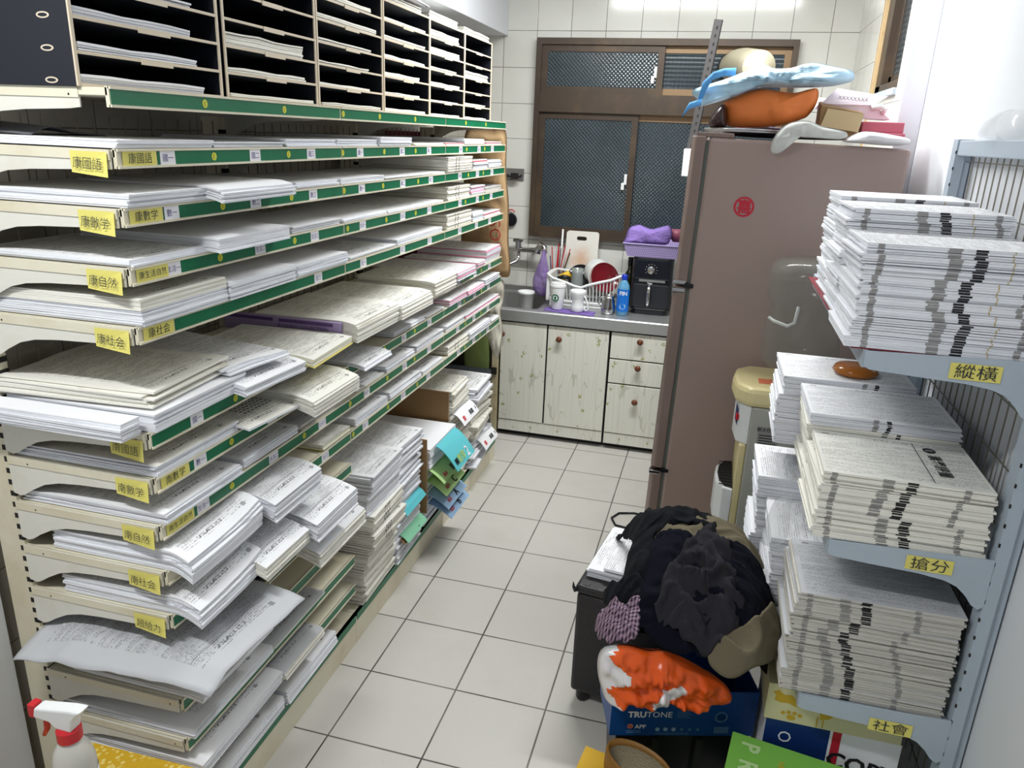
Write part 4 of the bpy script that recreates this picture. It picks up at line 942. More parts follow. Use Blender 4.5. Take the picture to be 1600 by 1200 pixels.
# ------------------------------------------------------------------ things on top of the refrigerator
FT = 1.745
b = MB()
b.prism([(.862 + .31 * (1 + cos(a * pi / 16)) / 2 * .85 - .0, 1.47 + .16 * sin(a * pi / 16)) for a in range(32)], 1.764, 1.768, 'z')
b.tube([(.994 + .134 * cos(a * pi / 16), 1.47 + .162 * sin(a * pi / 16), 1.772) for a in range(33)], .004, 6)
o = b.build('serving_tray', M_steel); tag(o, 'thin round metal tray on the front corner of the refrigerator top', 'tray')
crinkle('orange_bag', [M_orangec], [(.916, 1.862), (.957, 1.886), (1.002, 1.906), (1.049, 1.914), (1.104, 1.908), (1.158, 1.904), (1.203, 1.916), (1.232, 1.919), (1.24, 1.893), (1.234, 1.860), (1.215, 1.828), (1.194, 1.815), (1.148, 1.798), (1.09, 1.786), (1.018, 1.780), (.963, 1.780), (.930, 1.792), (.918, 1.829)], 1.43, .13, .014, 21, label='bright orange folded fabric bag on top of the refrigerator', cat='bag', wfreq=12)
crinkle('brown_pouch', [mat('dark_brown_film', (52, 34, 34), .25)], [(.872, 1.790), (.884, 1.824), (.906, 1.852), (.926, 1.850), (.935, 1.80), (.935, 1.775), (.883, 1.775)], 1.385, .09, .004, 22, label='dark brown shiny pouch under the blue cloth at the refrigerator corner', cat='pouch')
crinkle('light_blue_cloth', [M_lblue], [(.80, 1.905), (.909, 1.945), (.974, 1.972), (1.033, 1.998), (1.073, 1.985), (1.128, 1.986), (1.18, 2.000), (1.221, 2.004), (1.289, 1.992), (1.341, 1.980), (1.348, 1.950), (1.296, 1.932), (1.248, 1.926), (1.201, 1.924), (1.141, 1.922), (1.078, 1.924), (1.017, 1.920), (.969, 1.910), (.895, 1.882), (.838, 1.850), (.825, 1.87)], 1.45, .20, .026, 23, label='crumpled light blue cloth spread over the orange bag on the refrigerator', cat='cloth', wfreq=26, subd=12)
b = MB(); pts = [(.835, 1.36, 1.870), (.845, 1.35, 1.915), (.870, 1.345, 1.948), (.905, 1.36, 1.962), (.945, 1.38, 1.966)]
for i, p in enumerate(pts):
    for dz in (-.013, .013): b.v.append((p[0] + (dz if i < 2 else 0) * -.6, p[1], p[2] + (dz if i > 0 else 0)))
for i in range(len(pts) - 1): b.f.append((2 * i, 2 * i + 1, 2 * i + 3, 2 * i + 2)); b.m.append(0)
n0 = len(b.v)
for p in [(.777, 1.33, 1.806), (.785, 1.33, 1.830), (.800, 1.33, 1.835), (.800, 1.33, 1.857), (.840, 1.35, 1.872), (.838, 1.35, 1.850)]: b.v.append(p)
b.f += [(n0, n0 + 1, n0 + 3, n0 + 2), (n0 + 2, n0 + 3, n0 + 4, n0 + 5)]; b.m += [0, 0]
o = b.build('blue_strap', M_blue, solid=.004, smooth=True); tag(o, 'bright blue strap looping out of the light blue cloth', 'strap')
crinkle('plastic_bag', [M_clear2], [(1.098, 1.700), (1.095, 1.735), (1.115, 1.775), (1.150, 1.800), (1.203, 1.806), (1.25, 1.79), (1.325, 1.775), (1.32, 1.752), (1.212, 1.752), (1.164, 1.752), (1.150, 1.737), (1.128, 1.700)], 1.250, .05, .007, 24, label='crumpled translucent plastic bag hanging over the refrigerator edge', cat='bag', wfreq=30)
crinkle('dark_bundle', [mat('grey_violet_cloth', (96, 84, 104), .8)], [(.95, 1.752), (1.0, 1.790), (1.2, 1.785), (1.36, 1.790), (1.40, 1.752)], 1.60, .20, .006, 25, label='low grey violet bundle lying under the orange bag', cat='cloth')
t = thing('kraft_box', 'open light kraft cardboard box on the refrigerator beside the orange bag', 'box', (1.33, 1.42, FT))
q = MB(); q.add([(1.27, 1.36, 1.852), (1.388, 1.345, 1.838), (1.378, 1.345, 1.776), (1.255, 1.36, 1.793), (1.27, 1.364, 1.852), (1.388, 1.349, 1.838), (1.378, 1.349, 1.776), (1.255, 1.364, 1.793)], [(0, 1, 2, 3), (7, 6, 5, 4), (0, 4, 5, 1), (1, 5, 6, 2), (2, 6, 7, 3), (3, 7, 4, 0)]); q.build('front_flap', mat('light_kraft', (206, 182, 142), .7), t)
q = MB(); q.hexa([(1.25, 1.37, 1.758), (1.38, 1.36, 1.758), (1.39, 1.50, 1.758), (1.25, 1.50, 1.758)], [(1.25, 1.37, 1.86), (1.385, 1.36, 1.840), (1.395, 1.50, 1.85), (1.25, 1.50, 1.88)]); q.build('box_body', M_card, t)
t = thing('white_carton', 'open white and pinkish printed carton behind the kraft box on the refrigerator', 'carton', (1.38, 1.56, FT))
q = MB(); q.hexa([(1.40, 1.50, 1.825), (1.50, 1.50, 1.825), (1.50, 1.62, 1.825), (1.25, 1.62, 1.86)], [(1.26, 1.51, 1.880), (1.44, 1.50, 1.876), (1.45, 1.62, 1.89), (1.26, 1.62, 1.90)]); q.build('carton_body', M_pinkwhite, t)
q = MB(); q.hexa([(1.255, 1.495, 1.872), (1.435, 1.49, 1.872), (1.435, 1.494, 1.872), (1.255, 1.499, 1.872)], [(1.310, 1.52, 1.928), (1.480, 1.50, 1.903), (1.480, 1.504, 1.903), (1.310, 1.524, 1.928)]); q.text('XXXXXXXX', (1.365, 1.495, 1.893), (1, -.05, -.06), (.3, .2, 1), .018, 1, bold=.01); q.build('carton_flap', [M_pinkwhite, M_greymk], t)
q = MB(); q.tube([(1.43, 1.49, 1.862), (1.46, 1.49, 1.868), (1.478, 1.49, 1.860), (1.47, 1.50, 1.846)], .010, 8); q.build('curled_flap', M_whitepl, t, smooth=True)
b = MB(); b.hexa([(1.34, 1.40, 1.752), (1.540, 1.40, 1.752), (1.540, 1.64, 1.752), (1.34, 1.64, 1.752)], [(1.34, 1.40, 1.778), (1.540, 1.40, 1.778), (1.540, 1.64, 1.778), (1.34, 1.64, 1.778)]); b.box(1.400, 1.538, 1.43, 1.63, 1.778, 1.815, 0)
o = b.build('pink_box', M_pinkbox, bevel=.003); tag(o, 'flat pink box at the back of the refrigerator top near the white wall', 'box')
crinkle('white_parcel', [M_film], [(1.325, 1.745), (1.367, 1.774), (1.405, 1.779), (1.47, 1.772), (1.530, 1.760), (1.53, 1.742), (1.47, 1.736), (1.385, 1.740)], 1.275, .10, .005, 26, label='white film-wrapped flat parcel on the rear edge of the refrigerator top', cat='parcel', wfreq=26)
# foil duct coming out of the window pane
b = MB(); path = [(.925, 3.035, 2.115), (.935, 2.93, 2.118), (.955, 2.80, 2.115), (.985, 2.65, 2.105), (1.02, 2.5, 2.085), (1.05, 2.3, 2.06)]
pts = []; rads = []
for i in range(len(path) - 1):
    for k in range(10):
        f = k / 10; pts.append([path[i][j] * (1 - f) + path[i + 1][j] * f for j in range(3)]); rads.append(.070 + (.004 if k % 2 else -.001))
t = thing('vent_duct', 'shiny champagne coloured flexible vent duct coming out of the window above the refrigerator', 'duct', (.98, 2.7, 2.0))
b.tube(pts, rads, 28); b.build('duct_hose', M_duct, t, smooth=True)
b = MB(); b.tube([(.925 + .073 * cos(a * pi / 14), 2.998, 2.115 + .073 * sin(a * pi / 14)) for a in range(29)], .007, 8); b.build('collar', M_blackpl, t, smooth=True)
# slotted angle post with a shelf, behind the refrigerator
t = thing('slotted_angle_stand', 'leaning dark slotted steel angle post with a small white shelf behind the refrigerator', 'stand', (.75, 2.38, 0))
q = MB()
p0, p1 = Vector((.762, 2.36, 1.56)), Vector((.842, 2.36, 2.268))
ux = Vector((1, 0, -.078)).normalized()
def bar(q, a, c, w, dpt, mi=0):
    q.hexa([a - ux * w, a + ux * w, a + ux * w + Vector((0, dpt, 0)), a - ux * w + Vector((0, dpt, 0))], [c - ux * w, c + ux * w, c + ux * w + Vector((0, dpt, 0)), c - ux * w + Vector((0, dpt, 0))], mi)
bar(q, p0, p1, .020, .003); a_ = p0 + ux * .018; c_ = p1 + ux * .018; bar(q, a_, c_, .0015, .04)
n = 20
for i in range(1, n):
    c0 = p0.lerp(p1, i / n); q.add([c0 + ux * dx + (p1 - p0).normalized() * dz + Vector((0, -.0012, 0)) for dx, dz in ((-.004, -.007), (.004, -.007), (.004, .007), (-.004, .007))], [(0, 1, 2, 3)], 1)
q.build('angle_post', [mat('dark_angle_steel', (62, 60, 60), .6), M_slot], t)
q = MB(); q.box(.748, 1.30, 2.30, 2.42, 1.56, 1.69); q.build('shelf', M_whitepl, t, bevel=.004)
q = MB(); q.box(.80, .82, 2.31, 2.33, 0, 1.56); q.build('leg', M_wire, t)

# ================================================================== WATER DISPENSER
t = thing('water_dispenser', 'cream and grey water dispenser between the refrigerator and the right rack', 'water dispenser', (1.28, 1.10, 0))
q = MB(); q.prism([(1.135, .955), (1.40, .955), (1.40, 1.245), (1.135, 1.245)], .03, .865, 'z'); q.build('cabinet', M_greypl, t, bevel=.006)
q = MB(); q.prism([(1.118, .948), (1.405, .948), (1.405, 1.25), (1.118, 1.25), (1.075, 1.20), (1.065, 1.10), (1.075, 1.0)], .865, .935, 'z'); q.build('top_cover', M_creampl, t, bevel=.018)
q = MB(); q.prism([(1.135, .962), (1.135, 1.238), (1.095, 1.20), (1.085, 1.10), (1.095, 1.0)], .72, .866, 'z'); o = q.build('tap_panel', M_whitepl, t, bevel=.006)
q = MB(); q.box(1.088, 1.098, .995, 1.02, .80, .82); q.build('red_label', M_red, o); q = MB(); q.prism([(1.093, 1.0), (1.086, 1.10), (1.0935, 1.195), (1.089, 1.10)], .78, .84, 'z'); q.build('blue_panel', M_bluedk, o)
q = MB(); q.box(1.11, 1.135, .965, 1.235, .0, .72); q.build('front_panel', M_creampl, t, bevel=.006)
q = MB(); q.prism([(1.11, 1.235), (1.11, .962), (1.075, .975), (1.05, 1.03), (1.045, 1.10), (1.05, 1.17), (1.075, 1.225)], .40, .545, 'z'); o = q.build('drip_tray', M_whitepl, t, bevel=.006)
q = MB(); q.prism([(1.108, 1.22), (1.108, .975), (1.08, .985), (1.06, 1.04), (1.055, 1.10), (1.06, 1.16), (1.08, 1.215)], .546, .549, 'z')
for k in range(9): q.box(1.06, 1.105, .99 + k * .026, .995 + k * .026, .549, .551, 1)
q.build('drip_grille', [M_screen, M_blackpl], o)
q = MB(); q.box(1.165, 1.235, .9535, .9549, .64, .80, 0)
q.text('飲水機', (1.185, .9530, .790), (1, 0, 0), (0, 0, 1), .016, 1, bold=.01)
for k in range(13): q.box(1.170, 1.170 + .060 * (.75 + .25 * abs(sin(k * 2.3))), .9528, .9534, .650 + k * .0098, .6535 + k * .0098, 1)
q.build('instruction_label', [M_greymk, M_slot], t)
q = MB(); q.box(1.26, 1.30, .9535, .9549, .79, .80, 0); q.box(1.30, 1.33, .9535, .9549, .79, .80, 1); q.build('colour_label', [M_teal, M_yelm], t)
q = MB(); q.box(1.15, 1.21, 1.02, 1.08, .9352, .9358, 0); q.build('red_mark', mat('faded_red_print', (216, 120, 84), .6), t)
jx, jy = 1.272, 1.105
b = MB(); b.lathe(jx, jy, [(.03, .937), (.035, .955), (.10, .985), (.128, 1.01), (.134, 1.05), (.130, 1.075), (.134, 1.10), (.126, 1.135), (.118, 1.165), (.118, 1.20), (.128, 1.225), (.134, 1.245), (.130, 1.262), (.134, 1.28), (.133, 1.315), (.122, 1.345), (.095, 1.362), (.03, 1.366)], 40)
t = thing('water_jug', 'clear upturned water jug standing in the top of the water dispenser', 'water jug', (jx, jy, .935))
b.build('jug_body', M_jug, t, smooth=True)
q = MB(); q.tube([(jx - .118, jy - .06, 1.165), (jx - .105, jy - .085, 1.16), (jx - .06, jy - .105, 1.15), (jx - .04, jy - .112, 1.165), (jx - .035, jy - .112, 1.22)], .006, 8); q.build('grip', M_clear2, t, smooth=True)

# ================================================================== RIGHT RACK
RY0, RY1 = -.03, .90; HX = 1.583
rr_ = thing('shelving_rack', 'blue-grey metal shelving rack against the right wall loaded with folded test papers', 'shelving rack', (1.45, .43, 0))
for y in (RY0, RY1):
    q = MB(); q.box(HX, HX + .026, y - .0, y + .045, 0, 1.76); q.box(HX + .026, HX + .044, y + .008, y + .045, 0, 1.76)
    zz = .1
    while zz < 1.72: q.box(HX - .0006, HX + .0025, y - .0006, y + .003, zz, zz + .009, 1); zz += .0450
    q.build('upright', [M_bluegrey, M_slot], rr_)
q = MB(); q.box(HX + .004, HX + .028, RY0 + .05, RY1 - .002, 1.715, 1.757); q.build('top_rail', M_bluegrey, rr_, bevel=.003)
q = MB(); yy = RY0 + .075
while yy < RY1 - .02: q.box(HX + .034, HX + .037, yy - .0014, yy + .0014, .15, 1.72); yy += .05
zz = .2
while zz < 1.72: q.box(HX + .031, HX + .034, RY0 + .045, RY1, zz - .0014, zz + .0014); zz += .125
q.build('wire_back', M_wire, rr_)
RL = {1: 1.340, 2: .912, 3: .500}
RN = {1: '縱橫', 2: '搶分', 3: '社會'}
for lv, zt in RL.items():
    q = MB(); q.box(1.268, HX - .002, RY0 + .004, RY1 + .03, zt - .012, zt); q.box(1.260, 1.268, RY0 + .004, RY1 + .03, zt - .034, zt + .002)
    bo = q.build('shelf_board', M_bluegrey, rr_)
    for y in (RY0, RY1 + .034):
        q = MB(); pl = [(1.262, zt + .002), (HX + .001, zt + .012), (HX + .001, zt - .100), (1.574, zt - .108), (1.560, zt - .100), (1.545, zt - .080), (1.525, zt - .062), (1.50, zt - .052), (1.45, zt - .045), (1.36, zt - .041), (1.275, zt - .036), (1.262, zt - .030)]
        q.prism(pl, y - .001, y + .002, 'y'); bk = q.build('bracket', M_bluegrey, rr_)
        if y == RY0:
            q = MB(); xa, xb = 1.418, 1.510; yn = y - .0022; d_ = -.004 if lv < 3 else -.020
            q.add([(xa, yn, zt + d_ - .033), (xb, yn - .001, zt + d_ - .033), (xb, yn, zt + d_), (xa, yn, zt + d_)], [(0, 1, 2, 3)], 0)
            q.text(RN[lv], ((xa + xb) / 2, yn - .0014, zt + d_ - .0165), (1, 0, 0), (0, 0, 1), .031, 1, bold=-.004, xs=1.25)
            q.build('sticky_note', [M_note, M_inkp], bk)
q = MB(); q.box(1.268, HX, .062, RY1 + .03, .085, .098); q.build('base_deck', M_bluegrey, rr_)
GR = 'folded test paper bundles on the right rack'
def rstack(lv, col, y0, y1, z0, hs, x0, x1, st, colname, shelf, rot=0, mk=True, jit=.004, topst='P', seed=0, lastkw=None, mkx=1.425):
    z = z0; n = len(hs)
    for i, h in enumerate(hs):
        pos = 'topmost' if i == n - 1 else ('lowest' if i == 0 else '%s up' % ORD[i])
        lab = '%s folded paper bundle of the %s column, %s shelf of right rack' % (pos, colname, shelf)
        rnd = random.Random(seed + i * 3)
        mx = mkx + .012 * sin(i * 1.1) + rnd.gauss(0, .006)
        marks = [('-y', mx, .020, 2), ('-y', mx - .045, .022, 7), ('-y', mx + .105, .012, 7), ('-y', x0 + .03, .012, 7)] if mk else [('-y', mx - .03, .012, 7), ('-y', mx, .010, 2)]
        if st in ('w', 'P') and mk: marks.append(('-y', mx + .055, .0025, 8))
        kw = dict(lastkw or {}) if i == n - 1 else {}
        paper_stack('paper_bundle', lab, 'paper bundle', GR, x0 + rnd.gauss(0, .006), min(1.564, x1 + rnd.gauss(0, .004)), y0, y1, z, h - .001, (topst if i == n - 1 else st), seed + i, front='-x', marks=marks, rot=rot + rnd.gauss(0, .012), jit=jit, lay=max(3, int(h / .0045)), fan=-.005, tight=True, **kw)
        z += h
    return z
Z1 = RL[1] + .0045
b = MB(); b.box(1.235, 1.545, RY0 + .01, RY1 - .05, Z1 - .0023, Z1 - .0003); o = b.build('red_folder', M_darkred); tag(o, 'dark red folder edge under the papers on the top shelf of the right rack', 'folder')
Z1 += .0005
rstack(1, 1, -.018, .232, Z1, [.022, .021, .022, .020, .021, .021, .020, .022, .020, .020], 1.228, 1.572, 'w', 'nearest', 'top', seed=1000)
rstack(1, 2, .245, .490, Z1, [.026, .025, .026, .025, .026, .026, .025, .026, .024, .026], 1.236, 1.565, 'w', 'middle', 'top', seed=1020)
rstack(1, 3, .505, .760, Z1, [.038, .038, .038, .038, .038, .038, .038], 1.245, 1.560, 'w', 'farthest', 'top', seed=1040)
Z2 = RL[2] + .0028
rstack(2, 1, -.018, .238, Z2, [.021, .021, .022, .021, .021, .021, .026], 1.222, 1.578, 'c', 'nearest', 'middle', seed=1100, topst='C', lastkw=dict(uvrot=1), mkx=1.40)
rstack(2, 2, .252, .500, Z2, [.04, .04, .04, .04, .032], 1.228, 1.560, 'c', 'middle', 'middle', seed=1120, topst='P', lastkw=dict(uvrot=1), mk=False)
rstack(2, 3, .515, .770, Z2, [.05, .05, .05, .055], 1.180, 1.52, 'w', 'farthest', 'middle', seed=1140, topst='P', lastkw=dict(uvrot=1), mk=False)
Z3 = RL[3] + .0028
rstack(3, 1, -.018, .236, Z3, [.030, .030, .030, .030, .030, .030, .030, .030, .026], 1.216, 1.572, 'g', 'nearest', 'lower', seed=1200, topst='G', lastkw=dict(uvrot=1, curl=0), mkx=1.35)
rstack(3, 2, .250, .500, Z3, [.05, .05, .05, .05, .05], 1.185, 1.54, 'w', 'middle', 'lower', seed=1220, topst='P', mk=False)
rstack(3, 3, .515, .770, Z3, [.06, .06, .06, .06, .065], 1.155, 1.50, 'w', 'farthest', 'lower', seed=1240, topst='P', mk=False)
crinkle('plastic_sleeve', [M_clear], [(1.150, .76), (1.158, .82), (1.175, .875), (1.205, .885), (1.212, .84), (1.215, .77), (1.19, .735), (1.16, .735)], .236, .015, .006, 31, label='crumpled clear plastic sleeve hanging on the middle column of the lower right shelf', cat='sleeve', wfreq=40)
zt2 = Z2 + .153
for (x0_, yc_, z_) in ((1.50, .11, zt2), ):
    b = MB(); b.disc((1.478, .185, z_ + .0012), .014, 'z', 20, 0); b.text('1', (1.478, .185, z_ + .0016), (0, -1, 0), (1, 0, 0), .021, 1, bold=.02)
    b.text('素養評量', (1.480, .095, z_ + .0012), (0, -1, 0), (1, 0, 0), .031, 0, bold=.015); b.box(1.447, 1.4485, -.005, .22, z_ + .0008, z_ + .0012, 0)
    o = b.build('cover_sheet_heading', [M_black, M_white]); o.parent = None
    hd = o
for o in [q_ for q_ in bpy.data.objects if q_.get('label', '') == 'topmost folded paper bundle of the nearest column, middle shelf of right rack']:
    hd.parent = o; hd.location = Vector(hd['_o']) - Vector(o['_o'])
b = MB(); b.lathe(1.37, .60, [(.055, 1.1215), (.062, 1.130), (.055, 1.142), (.03, 1.147)], 24); o = b.build('amber_lid', M_amber, smooth=True); tag(o, 'amber translucent plastic lid on the farthest papers of the middle right shelf', 'lid')
crinkle('clear_bag', [M_clear], [(1.575, 1.7600), (1.575, 1.795), (1.60, 1.825), (1.63, 1.83), (1.655, 1.81), (1.66, 1.762)], .62, .28, .012, 33, label='crumpled clear plastic bag on the top rail of the right rack', cat='bag', wfreq=34, ang=0)

# ------------------------------------------------------------------ cartons under the right rack
t = thing('paper_carton', 'white and dark blue copy paper carton under the right rack', 'carton', (1.36, .17, .0985))
q = MB(); q.box(1.212, 1.530, .060, .28, .0985, .345, 0); q.box(1.2118, 1.365, .0592, .0598, .0985, .345, 1)
q.text('A4', (1.268, .0585, .245), (0, 0, -1), (1, 0, 0), .030, 0, bold=.02); q.text('O', (1.262, .0585, .300), (0, 0, -1), (1, 0, 0), .045, 0)
q.text('COPY', (1.450, .0585, .255), (1, 0, -.12), (.12, 0, 1), .062, 2, bold=.03); q.text('PER', (1.405, .0585, .215), (1, 0, -.12), (.12, 0, 1), .026, 2)
q.box(1.372, 1.392, .0588, .0594, .20, .345, 3)
q.disc((1.500, .0587, .180), .03, 'y', 24, 3)
q.build('carton_body', [M_white, M_bluedk, M_black, M_redseal], t)
t = thing('animal_carton', 'cream carton printed with ochre animals on the copy paper carton', 'carton', (1.36, .17, .346))
q = MB(); q.box(1.205, 1.525, .058, .285, .3462, .452, 0)
def blob(q, pts, sc, ox, oz, mi=1, y=.0570): q.add([(ox + x * sc, y, oz + z * sc) for x, z in pts], [tuple(range(len(pts)))], mi)
bird = [(0, 0), (.3, .1), (.5, .35), (.4, .6), (.15, .75), (.05, 1.0), (-.25, 1.0), (-.05, .9), (0, .7), (-.05, .4)]
bear = [(-.5, .2), (-.2, .1), (.1, .15), (.5, 0), (.45, .4), (.2, .6), (-.1, .55), (-.35, .75), (-.6, .6), (-.45, .45)]
blob(q, bear, .055, 1.250, .395); blob(q, bird, .07, 1.335, .372); blob(q, bear, .05, 1.410, .385); blob(q, bird, .05, 1.475, .375)
for dx in (-.02, -.007, .007, .02): q.disc((1.268 + dx, .0570, .378 - abs(dx) * .3), .0055, 'y', 10, 1)
q.disc((1.268, .0570, .362), .011, 'y', 12, 1, .008)
for (fx, fz) in ((1.328, .360), (1.342, .360)): q.box(fx, fx + .003, .0568, .0574, fz - .01, fz + .02, 1)
q.disc((1.505, .0570, .405), .014, 'y', 14, 1)
q.build('carton_body', [M_creambox, M_ochre], t)
# green carton in front
t = thing('green_carton', 'bright green paper carton with pale letters at the bottom right corner', 'carton', (1.28, -.08, 0))
A = Vector((1.135, .038, 0)); ea = Vector((.987, -.157, 0)); eb = Vector((-.157, -.987, 0))
def GP(a, c, z): p = A + ea * a + eb * c; return (p.x, p.y, z)
q = MB(); q.hexa([GP(0, .24, 0), GP(.32, .24, 0), GP(.32, 0, 0), GP(0, 0, 0)], [GP(0, .24, .30), GP(.32, .24, .30), GP(.32, 0, .30), GP(0, 0, .30)])
q.text('P', GP(.052, .045, .3012), -eb, ea * -1, .066, 1, bold=.02) if 0 else q.text('P', GP(.050, .040, .3012), eb, ea * -1 * -1, .06, 1, bold=.03)
q.text('R', GP(.052, .105, .3012), eb, ea, .06, 1, bold=.03)
q.text('A', GP(.052, .165, .3012), eb, ea, .06, 1, bold=.03)
sp = [GP(.17 + (.05 + .012 * (k % 2)) * cos(k * pi / 11), .15 + (.055 + .012 * (k % 2)) * sin(k * pi / 11), .3010) for k in range(22)]
q.add(sp, [tuple(range(22))], 2); q.text('NEW', GP(.125, .075, .3014), eb, ea, .020, 3)
q.build('carton_body', [M_greenbox, M_greenlt, M_silver, M_yelm], t, bevel=.002)
# yellow carton with a brown leather slipper in it, bottom centre
t = thing('yellow_carton', 'plain yellow cardboard carton at the bottom centre of the floor', 'carton', (.87, -.17, 0))
q = MB(); q.hexa([(.735, -.33, 0), (1.02, -.36, 0), (1.04, -.08, 0), (.776, -.026, 0)], [(.728, -.33, .205), (1.02, -.36, .205), (1.04, -.08, .205), (.772, -.024, .205)]); q.build('carton_body', M_yelbox, t)
t = thing('leather_slipper', 'brown leather slipper with woven lining standing on the yellow carton', 'slipper', (.90, -.13, .206))
b = MB(); seg = 28; prof = [(1.0, 0), (1.06, .03), (1.05, .065), (1.02, .080), (.96, .082), (.93, .065), (.92, .02), (.2, .012)]
sc_ = []
for (r_, z_) in prof:
    for k in range(seg):
        a = 2 * pi * k / seg; x_, y_ = .085 * r_ * cos(a), .052 * r_ * sin(a); c_, s_ = cos(radians(-20)), sin(radians(-20))
        b.v.append((.915 + x_ * c_ - y_ * s_, -.120 + x_ * s_ + y_ * c_, .2065 + z_ + x_ * -.10 * (z_ / .08)))
for i in range(len(prof) - 1):
    for k in range(seg): b.f.append((i * seg + k, i * seg + (k + 1) % seg, (i + 1) * seg + (k + 1) % seg, (i + 1) * seg + k)); b.m.append(0 if i < 5 else 1)
b.f.append(tuple((len(prof) - 1) * seg + k for k in range(seg))); b.m.append(1); b.f.append(tuple(range(seg - 1, -1, -1))); b.m.append(0)
b.build('slipper_body', [M_brown, M_weave], t, smooth=True)
q = MB(); q.disc((.862, -.165, .255), .015, 'y', 16, 0); q.build('round_emblem', mat('worn_maroon', (120, 60, 50), .6), t)

# ------------------------------------------------------------------ ottoman, blue carton, laundry
OA = radians(8.0)
def OT(px, py, z):
    c_, s_ = cos(-OA), sin(-OA); return (.662 + px * c_ - py * s_, .362 + px * s_ + py * c_, z)
t = thing('storage_ottoman', 'worn black leatherette storage bench with papers and clothes heaped on it', 'ottoman', (.9, .55, 0))
q = MB(); q.hexa([OT(0, 0, .045), OT(.38, 0, .045), OT(.38, .385, .045), OT(0, .385, .045)], [OT(0, 0, .405), OT(.38, 0, .405), OT(.38, .385, .405), OT(0, .385, .405)]); q.build('body', M_leather, t, bevel=.012)
q = MB(); q.hexa([OT(-.006, -.006, .406), OT(.385, -.006, .406), OT(.385, .39, .406), OT(-.006, .39, .406)], [OT(-.004, -.004, .436), OT(.383, -.004, .436), OT(.383, .388, .436), OT(-.004, .388, .436)]); q.build('lid', M_leather, t, bevel=.012)
for (a, c) in ((.035, .035), (.34, .035), (.34, .35), (.035, .35)):
    p = OT(a, c, 0); q = MB(); q.lathe(p[0], p[1], [(.018, 0), (.022, .01), (.022, .045)], 14); q.build('foot', M_blackpl, t)
q = MB(); q.tube([OT(-.002, -.004, .415), OT(-.008, -.008, .428), OT(-.010, -.008, .446)], [.008, .005, .001], 6); q.build('torn_edge', M_leather, t)
for i, (x0, x1, y0, y1, zz, h, lab) in enumerate([(.705, .88, .40, .69, .4375, .030, 'white paper stack on the black bench beside the clothes'), (.745, .89, .395, .54, .4685, .012, 'smaller white paper stack on top of the papers on the bench')]):
    paper_stack('paper_stack', lab, 'paper stack', None, x0, x1, y0, y1, zz, h, 'P', 1300 + i, rot=-OA, jit=.003, lay=5 - 2 * i, front='-x')
# blue carton on a dark crate
bx = Vector((.382, .117, 0)).normalized(); by = Vector((-bx.y, bx.x, 0))
B0 = Vector((.824, .046, 0))
def BP(a, c, z): p = B0 + bx * a + by * c; return (p.x, p.y, z)
t = thing('dark_crate', 'dark plastic crate under the blue paper carton', 'crate', (1.0, .2, 0))
q = MB(); q.hexa([BP(.03, .02, 0), BP(.36, .02, 0), BP(.36, .155, 0), BP(.03, .155, 0)], [BP(.02, .01, .19), BP(.37, .01, .19), BP(.37, .165, .19), BP(.02, .165, .19)]); q.build('crate_body', M_blackpl, t, bevel=.004)
for k in range(2):
    q = MB(); q.hexa([BP(.12 + .12 * k, -.0, .01), BP(.14 + .12 * k, -.0, .01), BP(.14 + .12 * k, .02, .01), BP(.12 + .12 * k, .02, .01)], [BP(.12 + .12 * k, -.004, .18), BP(.14 + .12 * k, -.004, .18), BP(.14 + .12 * k, .02, .18), BP(.12 + .12 * k, .02, .18)]); q.build('rib', M_screen, t)
t = thing('blue_carton', 'blue TRUTONE paper carton holding clothes and an orange bag', 'carton', (1.0, .2, .19))
q = MB(); W_, D_, za, zb = .395, .17, .1915, .335
q.hexa([BP(0, 0, za), BP(W_, 0, za), BP(W_, .004, za), BP(0, .004, za)], [BP(0, 0, zb), BP(W_, 0, zb), BP(W_, .004, zb), BP(0, .004, zb)]); 
yo = -.0008
def BQ(a, c, z): return BP(a, c, z - .030)
q.text('TRU', BQ(.071, yo, .292), bx, (0, 0, 1), .026, 1, bold=.04); q.text('TONE', BQ(.131, yo, .292), bx, (0, 0, 1), .026, 1)
q.text('APP', BQ(.083, yo, .252), bx, (0, 0, 1), .018, 1, bold=.02); 
def bdisc(a, z, r_, mi, k=18): q.add([BQ(a + r_ * cos(2 * pi * j / k), yo * 1.2, z + r_ * sin(2 * pi * j / k)) for j in range(k)], [tuple(range(k))], mi)
bdisc(.055, .253, .008, 2); bdisc(.055, .253, .004, 1)
for k in range(6): bdisc(.130 + .022 * k, .243, .0062 if k < 3 else .0045, 3 if k < 3 else 4)
bdisc(.300, .284, .018, 4); bdisc(.300, .284, .013, 0)
for k in range(5): q.hexa([BQ(.180, yo, .300 - k * .0045), BQ(.180 + .03 + .006 * (k % 3), yo, .300 - k * .0045), BQ(.21, 0, .300 - k * .0045), BQ(.18, 0, .300 - k * .0045)], [BQ(.180, yo, .3015 - k * .0045), BQ(.21 + .006 * (k % 3), yo, .3015 - k * .0045), BQ(.21, 0, .3015 - k * .0045), BQ(.18, 0, .3015 - k * .0045)], 4)
for k in range(3): q.hexa([BQ(.045, yo, .238 - k * .004), BQ(.085, yo, .238 - k * .004), BQ(.085, 0, .238 - k * .004), BQ(.045, 0, .238 - k * .004)], [BQ(.045, yo, .2392 - k * .004), BQ(.085, yo, .2392 - k * .004), BQ(.085, 0, .2392 - k * .004), BQ(.045, 0, .2392 - k * .004)], 4)
